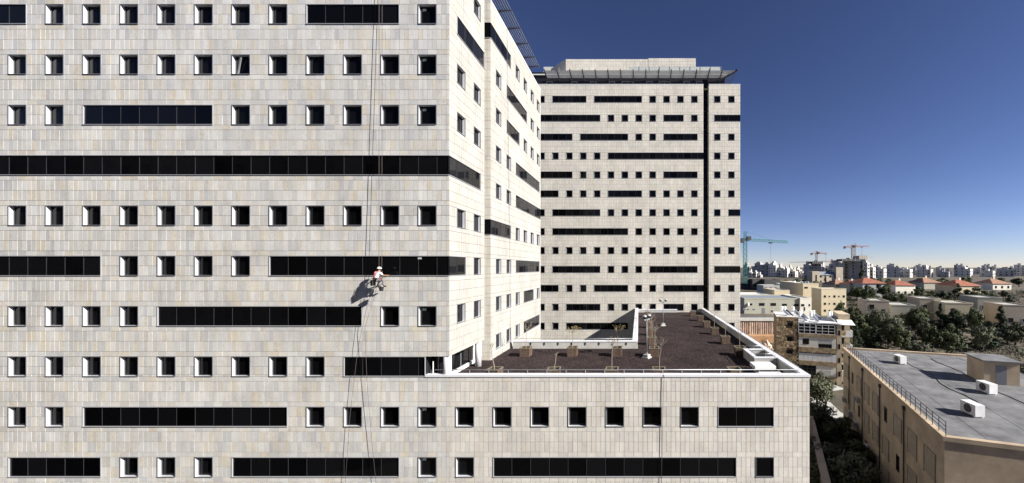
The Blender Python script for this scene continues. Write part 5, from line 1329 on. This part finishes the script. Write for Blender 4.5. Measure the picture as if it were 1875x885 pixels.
bars(1459, 1486.5, 590.5, 607.8, 3, 3, M['frame_w'], 'balcony_glazing'); bars(1487.5, 1517, 592, 607.8, 3, 3, M['frame_w'], 'balcony_glazing')
def slabp(x0, x1, y0, y1, m, name, d=-.12):
    mb = MB(); mb.box(X(x0), X(x1), d, d+.08, Z(y1), Z(y0)); return part(name, mb, m, apt, world=False)
slabp(1459, 1465.5, 614, 632, M['panel'], 'panel'); slabp(1476, 1491, 614, 632, M['panel'], 'panel'); slabp(1465.6, 1475.9, 627, 632, M['panel'], 'panel'); slabp(1465.6, 1475.9, 614, 617, M['panel'], 'panel'); slabp(1512.5, 1519, 614, 632, M['panel'], 'panel')
flat_window(apt, X(1470.7), Z(622), X(1475.8)-X(1465.7), Z(617)-Z(627), y=-.08, frame='dark_alu'); slabp(1491.2, 1512.3, 619, 625, M['shut'], 'roller_shutter'); slabp(1491.2, 1512.3, 614, 618.9, M['panel'], 'panel'); flat_window(apt, X(1501.7), Z(628.6), X(1512)-X(1491.5), Z(625.2)-Z(632), y=-.08, frame='dark_alu', cols=4)
for i in range(8): slabp(1459+i*7.6+.15, 1459+(i+1)*7.6-.15, 643.5, 656, M['glaz'], 'balcony_panel')
bars(1459, 1519.5, 641, 643.4, 8, 1, M['frame_w'], 'balcony_glazing', d=-.06)
bars(1459, 1487, 664, 682, 4, 3, M['dark_alu'], 'balcony_glazing'); slabp(1487.4, 1519, 664, 682, M['panel'], 'panel'); slabp(1496, 1511, 671, 680, M['shut'], 'roller_shutter', d=-.2)
mb = MB(); mb.box(rw+.02, rw+.88, -.1, .88, -3, HT-.02); part('quoin_column', mb, M['quoin'], apt, world=False)
for z_ in range(4): flat_window(apt, rw+.45, Z(604+z_*24), .35, 1.0, y=-.1, frame='dark_alu', cols=1)
# set-back right bay with jutting white balconies and an awning
mb = MB(); mb.box(rw+.92, rw+3.0, 2.5, 9, -3, Z(574)); part('rear_bay', mb, M['quoin'], apt, world=False)
for y0, y1 in ((601, 611), (626, 640), (650, 660)):
    mb = MB(); mb.box(rw+1.3, rw+3.1, .9, 2.48, Z(y1)-.15, Z(y1)); mb.box(rw+3.02, rw+3.12, .9, 2.48, Z(y1)+.002, Z(y0)); mb.box(rw+1.9, rw+3.02, .9, 1.0, Z(y1)+.002, Z(y0)); part('balcony', mb, M['white'], apt, world=False)
for z_ in range(4): flat_window(apt, rw+1.5, Z(598+z_*24), .9, 1.2, y=2.48, frame='dark_alu')
mb = MB(); n_ = len(mb.v); mb.obox((rw+1.9, 1.2, Z(587)), Vector((1,0,0)), Vector((0,.97,.22)), Vector((0,-.22,.97)), 1.4, 1.5, .04); part('awning', mb, M['white'], apt, world=False)
mb = MB(); mb.box(rw+1.0, rw+1.5, -.5, 0, Z(676), Z(669)); part('air_conditioner', mb, M['white'], apt, world=False)
# solar water heaters on the roof
cr, sr = math.cos(R(-17)), math.sin(R(-17)); A0 = Vector(apt.location)
def on_roof(x, y, z): return A0 + Vector((x*cr - y*sr, x*sr + y*cr, z))
M['solar'] = mat('solar_collector_glass', (.10, .115, .14), .12, .1, .6)
hpos = [(1432,2.2,'second storey tank with a red label'), (1438,2.6,'second'), (1452,2.4,'third'), (1462.5,1.6,'x'), (1468,4.6,'x'), (1481,1.4,'x'), (1485,4.6,'x'), (1491,5.2,'x'), (1514,3.4,'x'), (1519,4.2,'x')]
hl = ['leftmost solar heater on the apartment house roof, red cap on its white tank', 'second solar heater from the left, its collector beside the red capped one', 'solar heater third from the left end of the apartment roof', 'white tank heater at the front edge above the first balcony bay', 'small heater standing back beside a dark hatch in the roof middle', 'tall white tank heater at the front edge in the roof middle', 'left one of the two high heaters in the roof middle', 'right one of the two high heaters in the roof middle', 'left heater of the pair at the right end of the roof', 'rightmost heater on the apartment house roof']
tk = MB(); tk.tube([(0,0,.7), (0,0,1.9)], .29, 14); tk.bar((-.2,0,0), (-.2,0,.75), .05); tk.bar((.2,0,0), (.2,0,.75), .05); tkm = tk.mesh('tank', M['white'], smooth=False)
co = MB(); co.obox((0,0,0), Vector((1,0,0)), Vector((0,1,0)), Vector((0,0,1)), .42, 1.0, .04); com = co.mesh('collector', M['solar'])
cf = MB()
for sx in (-.44, .44): cf.box(sx-.03, sx+.03, -1.02, 1.02, -.06, .06)
for sy in (-1.02, 1.02): cf.box(-.41, .41, sy-.03, sy+.03, -.06, .06)
cfm = cf.mesh('collector_frame', M['alu'])
for (px, yy, _), lb in zip(hpos, hl):
    zt = (Z(580.5)+.16 if X(px) < tw_ - .3 else HT+.23)
    t = thing('solar_water_heater', lb, 'water heater', tuple(on_roof(X(px), yy, zt)), R(-17 + random.uniform(-8, 8)), 'solar water heaters on the apartment roof'); link('tank', tkm, t)
    c_ = link('collector', com, t, (.72, -.5, .62)); c_.rotation_euler = (R(34), 0, R(40)); f_ = link('collector_frame', cfm, c_)
mb = MB(); mb.ball((0,0,.6), .5, .5, .16, 14, 6, v0=.0, v1=.5, rot=Matrix.Rotation(R(70), 3, 'X')); mb.tube([(0,0,0), (0,0,.6)], .04, 6)
solo('satellite_dish', mb, M['cap'], 'pale satellite dish among the heaters on the apartment roof', 'satellite dish', tuple(on_roof(X(1509), 3.2, HT+.23)))

# ------------------------------------------------------------------ tan building at the right with a grey roof and railing
M['tan'] = mat('tan_rendered_wall', (.44, .345, .24), .9, var=.28, vscale=.35, bump=.3, bscale=12); M['membrane'] = mat('grey_roof_membrane', (.21, .21, .21), .85, col2=(.085, .085, .09), vscale=.55, bump=.3, bscale=3)
TA = math.atan(.325); KL, KW, KH = 30.0, 17.0, 11.4
kb = thing('tan_building', 'tan walled building with a stained grey flat roof and a black railing', 'building', (31.5, 54.0, ZG), R(-90) - TA + R(0))
# local +x runs along the left wall towards the camera, local +y points away to the right
def K(x, y, z): return (x, y, z)
mb = MB(); mb.box(0, KL, 0, KW, -2, KH); part('wall', mb, M['tan'], kb, world=False)
mb = MB(); mb.box(-.1, KL+.1, -.12, .28, KH+.003, KH+.32); mb.box(-.1, .3, .28, KW, KH+.003, KH+.32); mb.box(KL-.3, KL+.1, .28, KW, KH+.003, KH+.32); part('parapet', mb, M['tan'], kb, world=False)
mb = MB(); mb.box(.3, KL-.3, .28, KW, KH+.004, KH+.06); part('roof', mb, M['membrane'], kb, world=False)
mb = MB()
for z_ in (.45, .75, 1.05): mb.tube([(0,.08,KH+.3+z_), (KL,.08,KH+.3+z_)], .028, 6)
rl = part('railing', mb, M['dark_steel'], kb, world=False)
pm_ = MB(); pm_.tube([(0,0,0), (0,0,1.06)], .028, 6); pme_ = pm_.mesh('post', M['dark_steel'])
for i in range(31): link('post', pme_, rl, (i*1.0, .08, KH+.31))
for r_, z_ in enumerate((2.0, 5.2, 8.6)):
    for i in range(9):
        x_ = 2.2 + i*3.2
        if (i + r_) % 4 == 3: flat_window(kb, x_, z_, .7, 1.5, y=0, frame='dark_alu', cols=1)
        else:
            q = MB(); q.box(-.85, .85, -.05, .03, -1.0, 1.0); q.box(-.95, -.85, -.09, .03, -1.1, 1.1); q.box(.85, .95, -.09, .03, -1.1, 1.1); q.box(-.85, .85, -.09, .03, 1.0, 1.1); k = 'kshut'
            if k not in fw_cache: fw_cache[k] = q.mesh('shutter', mat('tan_shutter', (.33, .28, .21), .8, var=.15))
            link('shutter', fw_cache[k], kb, (x_, 0, z_))
for x_ in (3.9, 10.2, 16.6, 23.0):
    q = MB(); q.tube([(0,-.1,0), (0,-.1,KH-.5)], .06, 8); q.box(-.14, .14, -.2, 0, KH-.5, KH-.15); part('downpipe', q, M['dark_steel'], kb, world=False).location.x = x_
for x_, z_ in ((4.8, 3.4), (7.9, 3.2), (8.7, 6.7), (12.6, 2.4), (1.6, 4.2)):
    q = MB(); q.box(-.42, .42, -.45, -.03, -.32, .32); o = part('air_conditioner', q, M['shut'], kb, world=False); o.location = (x_, 0, z_)
    q = MB(); q.tube([(0,-.46,0), (0,-.452,0)], .25, 14); part('fan_grille', q, M['dark_steel'], o, world=False)
for i in range(4):
    q = MB(); y0 = 3+3.6*i; q.box(.5, KL-.5, y0, y0+.06, KH+.061, KH+.075); part('roof_seam', q, M['membrane'], kb, world=False)
a_ = R(-90)-TA
def onk(x_, y_, z_=KH+.06): return Vector((31.5,54,ZG)) + Vector((x_*math.cos(a_)-y_*math.sin(a_), x_*math.sin(a_)+y_*math.cos(a_), z_))
for (x_, y_, lb) in ((7, 5, 'grey air conditioning unit on the grey flat roof, nearest its back edge'), (17, 9, 'grey air conditioning unit standing alone in the middle of the grey flat roof'), (24, 4.5, 'grey air conditioning unit on the near part of the grey flat roof')):
    t = thing('rooftop_unit', lb, 'air conditioner', tuple(onk(x_, y_)), a_ + .3)
    q = MB(); q.box(-.7, .7, -.4, .4, .12, 1.05); q.box(-.6, -.5, -.4, .4, 0, .12); q.box(.5, .6, -.4, .4, 0, .12); part('casing', q, M['roof_w'], t, world=False)
    q = MB(); q.tube([(0,-.41,.6), (0,-.402,.6)], .36, 16); part('fan_grille', q, M['dark_steel'], t, world=False)
t = thing('stair_head', 'small rendered stair head with a door on the grey flat roof', 'roof hut', tuple(onk(12, 12)), a_)
q = MB(); q.box(-1.6, 1.6, -1.5, 1.5, 0, 2.4); part('wall', q, M['tan'], t, world=False)
q = MB(); q.box(-1.8, 1.8, -1.7, 1.7, 2.403, 2.55); part('roof', q, M['membrane'], t, world=False)
q = MB(); q.box(1.601, 1.64, -.5, .4, .05, 2.05); part('door', q, M['door'], t, world=False)
for i, (x_, y_) in enumerate(((4, 9), (9, 2.5), (14.5, 4), (20, 13), (26, 11), (21, 2.2))):
    q = MB(); q.tube([(0,0,0), (0,0,.5)], .09, 8); q.tube([(0,0,.5), (0,0,.62)], .16, 8)
    solo('vent_pipe', q, M['shut'], 'short grey vent pipe on the grey flat roof', 'vent pipe', tuple(onk(x_, y_)), 'vent pipes on the grey flat roof')
for (y0, x0, x1, lb) in ((6.3, 1, 22, 'black cable lying across the back of the grey flat roof'), (10.2, 3, 28, 'black cable lying along the middle of the grey flat roof')):
    q = MB(); pts = [onk(x0+(x1-x0)*k/12, y0+math.sin(k*1.3+y0)*.35, KH+.09) for k in range(13)]; q.tube(pts, .03, 5); solo('cable', q, M['black'], lb, 'cable', tuple(pts[0]))
for (x_, y_, w_) in ((1.0, 1.2, .8), (1.2, 4.2, .5), (.9, 7.5, .7), (1.3, 9, .5)):
    q = MB(); q.ball((0,0,.2), w_*.6, w_*.5, .3, 8, 5)
    a_ = R(-90)-TA; wp = Vector((31.5,54,ZG)) + Vector((x_*math.cos(a_)-y_*math.sin(a_), x_*math.sin(a_)+y_*math.cos(a_), KH+.06))
    solo('sandbag', q, M['quoin'], 'pale lumpy bag lying along the back edge of the grey flat roof', 'bag', tuple(wp), 'bags along the back edge of the grey roof', True)
# ------------------------------------------------------------------ garden wall between podium and tan building, bushes
M['gwall'] = mat('sandy_wall_render', (.42, .35, .26), .95, var=.15, vscale=.8, bump=.3, bscale=10)
gw = thing('garden_wall', 'sandy boundary wall running back beside the podium, seen from above', 'wall', (16.2, 29, ZG))
d_ = Vector((7.9, 20.5, 0)).normalized(); n_ = Vector((d_.y, -d_.x, 0))
mb = MB(); mb.obox(d_*11 + Vector((0,0,1.6)), n_, d_, up, .25, 11, 1.8); part('wall', mb, M['gwall'], gw, world=False)
mb = MB(); mb.obox(d_*11 + Vector((0,0,3.46)), n_, d_, up, .38, 11.05, .06); part('coping', mb, M['gwall'], gw, world=False)
mb = MB(); mb.obox(d_*14 + Vector((0,0,3.0)) - n_*1.6, n_, d_, up, 1.3, .22, 3.0); part('cross_wall', mb, M['gwall'], gw, world=False)
tree(30.8, 60.5, 5.6, 5.0, 'olive', 'big rounded green tree beside the podium corner, in the sun at the top', 0)
tree(34.5, 66, 4.2, 4.2, 'round', 'green bush at the foot of the apartment house', 1)
for i, (x, y, h_, w_, k) in enumerate(((22.5,48.5,5.0,5.2,'round'), (26.5,46,4.4,4.6,'round'), (20.8,41,4.2,4.6,'olive'), (25.5,41,3.8,4.0,'round'), (22.5,37,4.4,4.4,'olive'), (18.8,36.5,3.4,3.4,'round'), (26,51.5,4.6,4.6,'olive'))):
    tree(x, y, h_, w_, k, 'dark leafy bush in the shaded strip between podium and tan building', i, 'bushes in the shaded strip')
# trees on the slope and in the city
pxtree(1578, 481, 528, 215, 15, 'tall', 'tall dark conifer in front of the grey construction tower', 0)
pxtree(1511, 503, 527, 210, 9, 'tall', 'slim cypress in front of the grey sheet roof of the stone institution', 1)
pxtree(1586, 522, 570, 108, 26, 'tall', 'broad dark conifer on the slope below the red roofs', 0)
pxtree(1541, 548, 588, 96, 22, 'round', 'dark tree at the right end of the heater roof, before the yellow block', 0)
pxtree(1494, 512, 524, 220, 10, 'round', 'small round tree in front of the left tower of the stone institution', 1)
def slope_label(k, D):
    return {'round': 'round dark green tree', 'olive': 'greyish olive tree', 'tall': 'pointed dark conifer tree'}[k] + (' at the foot of the slope, just above the tan roof' if D < 95 else ' among the shaded houses on the slope' if D < 125 else ' high on the slope below the red roofs')
for i, (px, yt, yb, D, wpx) in enumerate(((1562,556,598,100,24), (1548,596,640,88,22), (1566,590,640,90,26), (1590,598,634,92,26), (1575,560,600,112,22), (1610,560,612,96,28), (1626,590,632,90,26), (1650,596,640,88,30), (1676,560,612,98,28), (1700,590,640,90,30), (1722,556,604,102,26), (1745,592,640,90,30), (1780,560,610,98,28), (1800,592,642,88,32), (1832,560,610,100,28), (1860,588,640,92,32), (1660,535,566,140,22), (1630,535,562,150,20), (1735,532,562,150,22), (1805,532,560,150,22), (1600,534,560,150,18))):
    k_ = ('round','olive','tall','round')[i % 4] if i % 3 else 'round'; pxtree(px, yt, yb, D, wpx, k_, slope_label(k_, D), i, slope_label(k_, D).replace('tree', 'trees'))
for i, (px, yt, yb, D, wpx) in enumerate(((1401,513,523,240,12), (1440,512,522,250,14), (1460,510,520,255,14), (1474,508,522,240,12), (1372,514,524,238,10), (1550,512,522,240,16), (1605,508,522,230,18), (1630,510,526,220,20), (1690,508,524,235,20), (1725,508,526,225,22), (1770,506,524,240,20), (1830,508,526,230,24), (1866,508,526,230,20))):
    nm_ = 'dark tree in the belt below the white city cluster' if px < 1476 else 'dark tree in the belt behind the red roofed houses'
    pxtree(px, yt, yb, D, wpx, 'round', nm_, i, nm_.replace('tree', 'trees', 1))

M['scrub'] = mat('dark_scrub', (.05, .052, .03), .85, var=.45, vscale=.6)
rs_ = random.Random(11); sc_ = MB()
def scrub_clump(x, y, r, h, n):
    z = ground_z(x, y)
    for _ in range(n):
        a = rs_.random()*6.28; q = r*math.sqrt(rs_.random()); p = Vector((x+math.cos(a)*q, y+math.sin(a)*q, z + h*rs_.random()*(1-.6*q/r)))
        u = Vector((rs_.uniform(-1,1), rs_.uniform(-1,1), rs_.uniform(-.5,1))).normalized(); v = u.cross(Vector((rs_.uniform(-1,1), rs_.uniform(-1,1), .4))).normalized(); k = rs_.uniform(.10, .26)
        sc_.quad(p-u*k, p+v*k*.6, p+u*k, p-v*k*.6)
for _ in range(1500):
    y = rs_.uniform(70, 190); x = rs_.uniform(.56*y if y > 84 else 40, 1.25*y)
    scrub_clump(x, y, rs_.uniform(.8, 2.6), rs_.uniform(.5, 2.4), 46)
for _ in range(260):
    y = rs_.uniform(30, 72); x = rs_.uniform(14.5 + .36*(y-25), 30)
    if x < 31.5 - .325*(54-y) - .5: scrub_clump(x, y, rs_.uniform(.5, 1.4), rs_.uniform(.3, 1.3), 40)
tag(link('scrub', sc_.mesh('scrub', M['scrub'])), 'dark scrub and undergrowth covering the slope between the houses', 'scrub', None, 'stuff')
for i in range(46):
    D = random.choice((84, 92, 100, 112, 128, 150, 165)); px = random.uniform(1552, 1885); x = (px-PX0)*D/FPX
    h_ = random.uniform(3.5, 7.5)*(1 if D < 120 else 1.1); k_ = random.choice(('round', 'round', 'olive', 'tall')); tree(x, D + random.uniform(-4, 4), h_, h_*random.uniform(.75, 1.05), k_, slope_label(k_, D), i, slope_label(k_, D).replace('tree', 'trees'))
FL = 'apartment block in the dense far row along the right skyline'
for i in range(26):
    px = 1612 + i*10.8 + random.uniform(-4, 4); city_block(px, random.uniform(9, 17), random.uniform(483, 494), 513, random.uniform(430, 560), R(random.uniform(-48, -28)), M[random.choice(('city_w', 'city_w', 'city_g'))], FL, ((.5, 1), (.5, random.uniform(.7, .95))))['group'] = 'far apartment blocks on the right skyline'

# ================================================================== the block behind the viewpoint, seen only mirrored in the glass, added to darken reflections and fill
ob_ = thing('unseen_opposite_block', 'unseen shaded stone block added across the street, mirrored in the dark ribbon windows', 'building', (-20, -16, ZG))
mb = MB(); mb.box(-150, 48, -12, 0, -1, 47); part('wall', mb, M['city_b'], ob_, world=False)
q = MB(); q.box(-.8, .8, -.02, .05, -.9, .9); wme = q.mesh('window', M['win_dark'])
for r_ in range(11):
    for i in range(47):
        if (i*7 + r_*3) % 5: link('window', wme, ob_, (-146+i*4.1, .0, 3.2+r_*4.0))
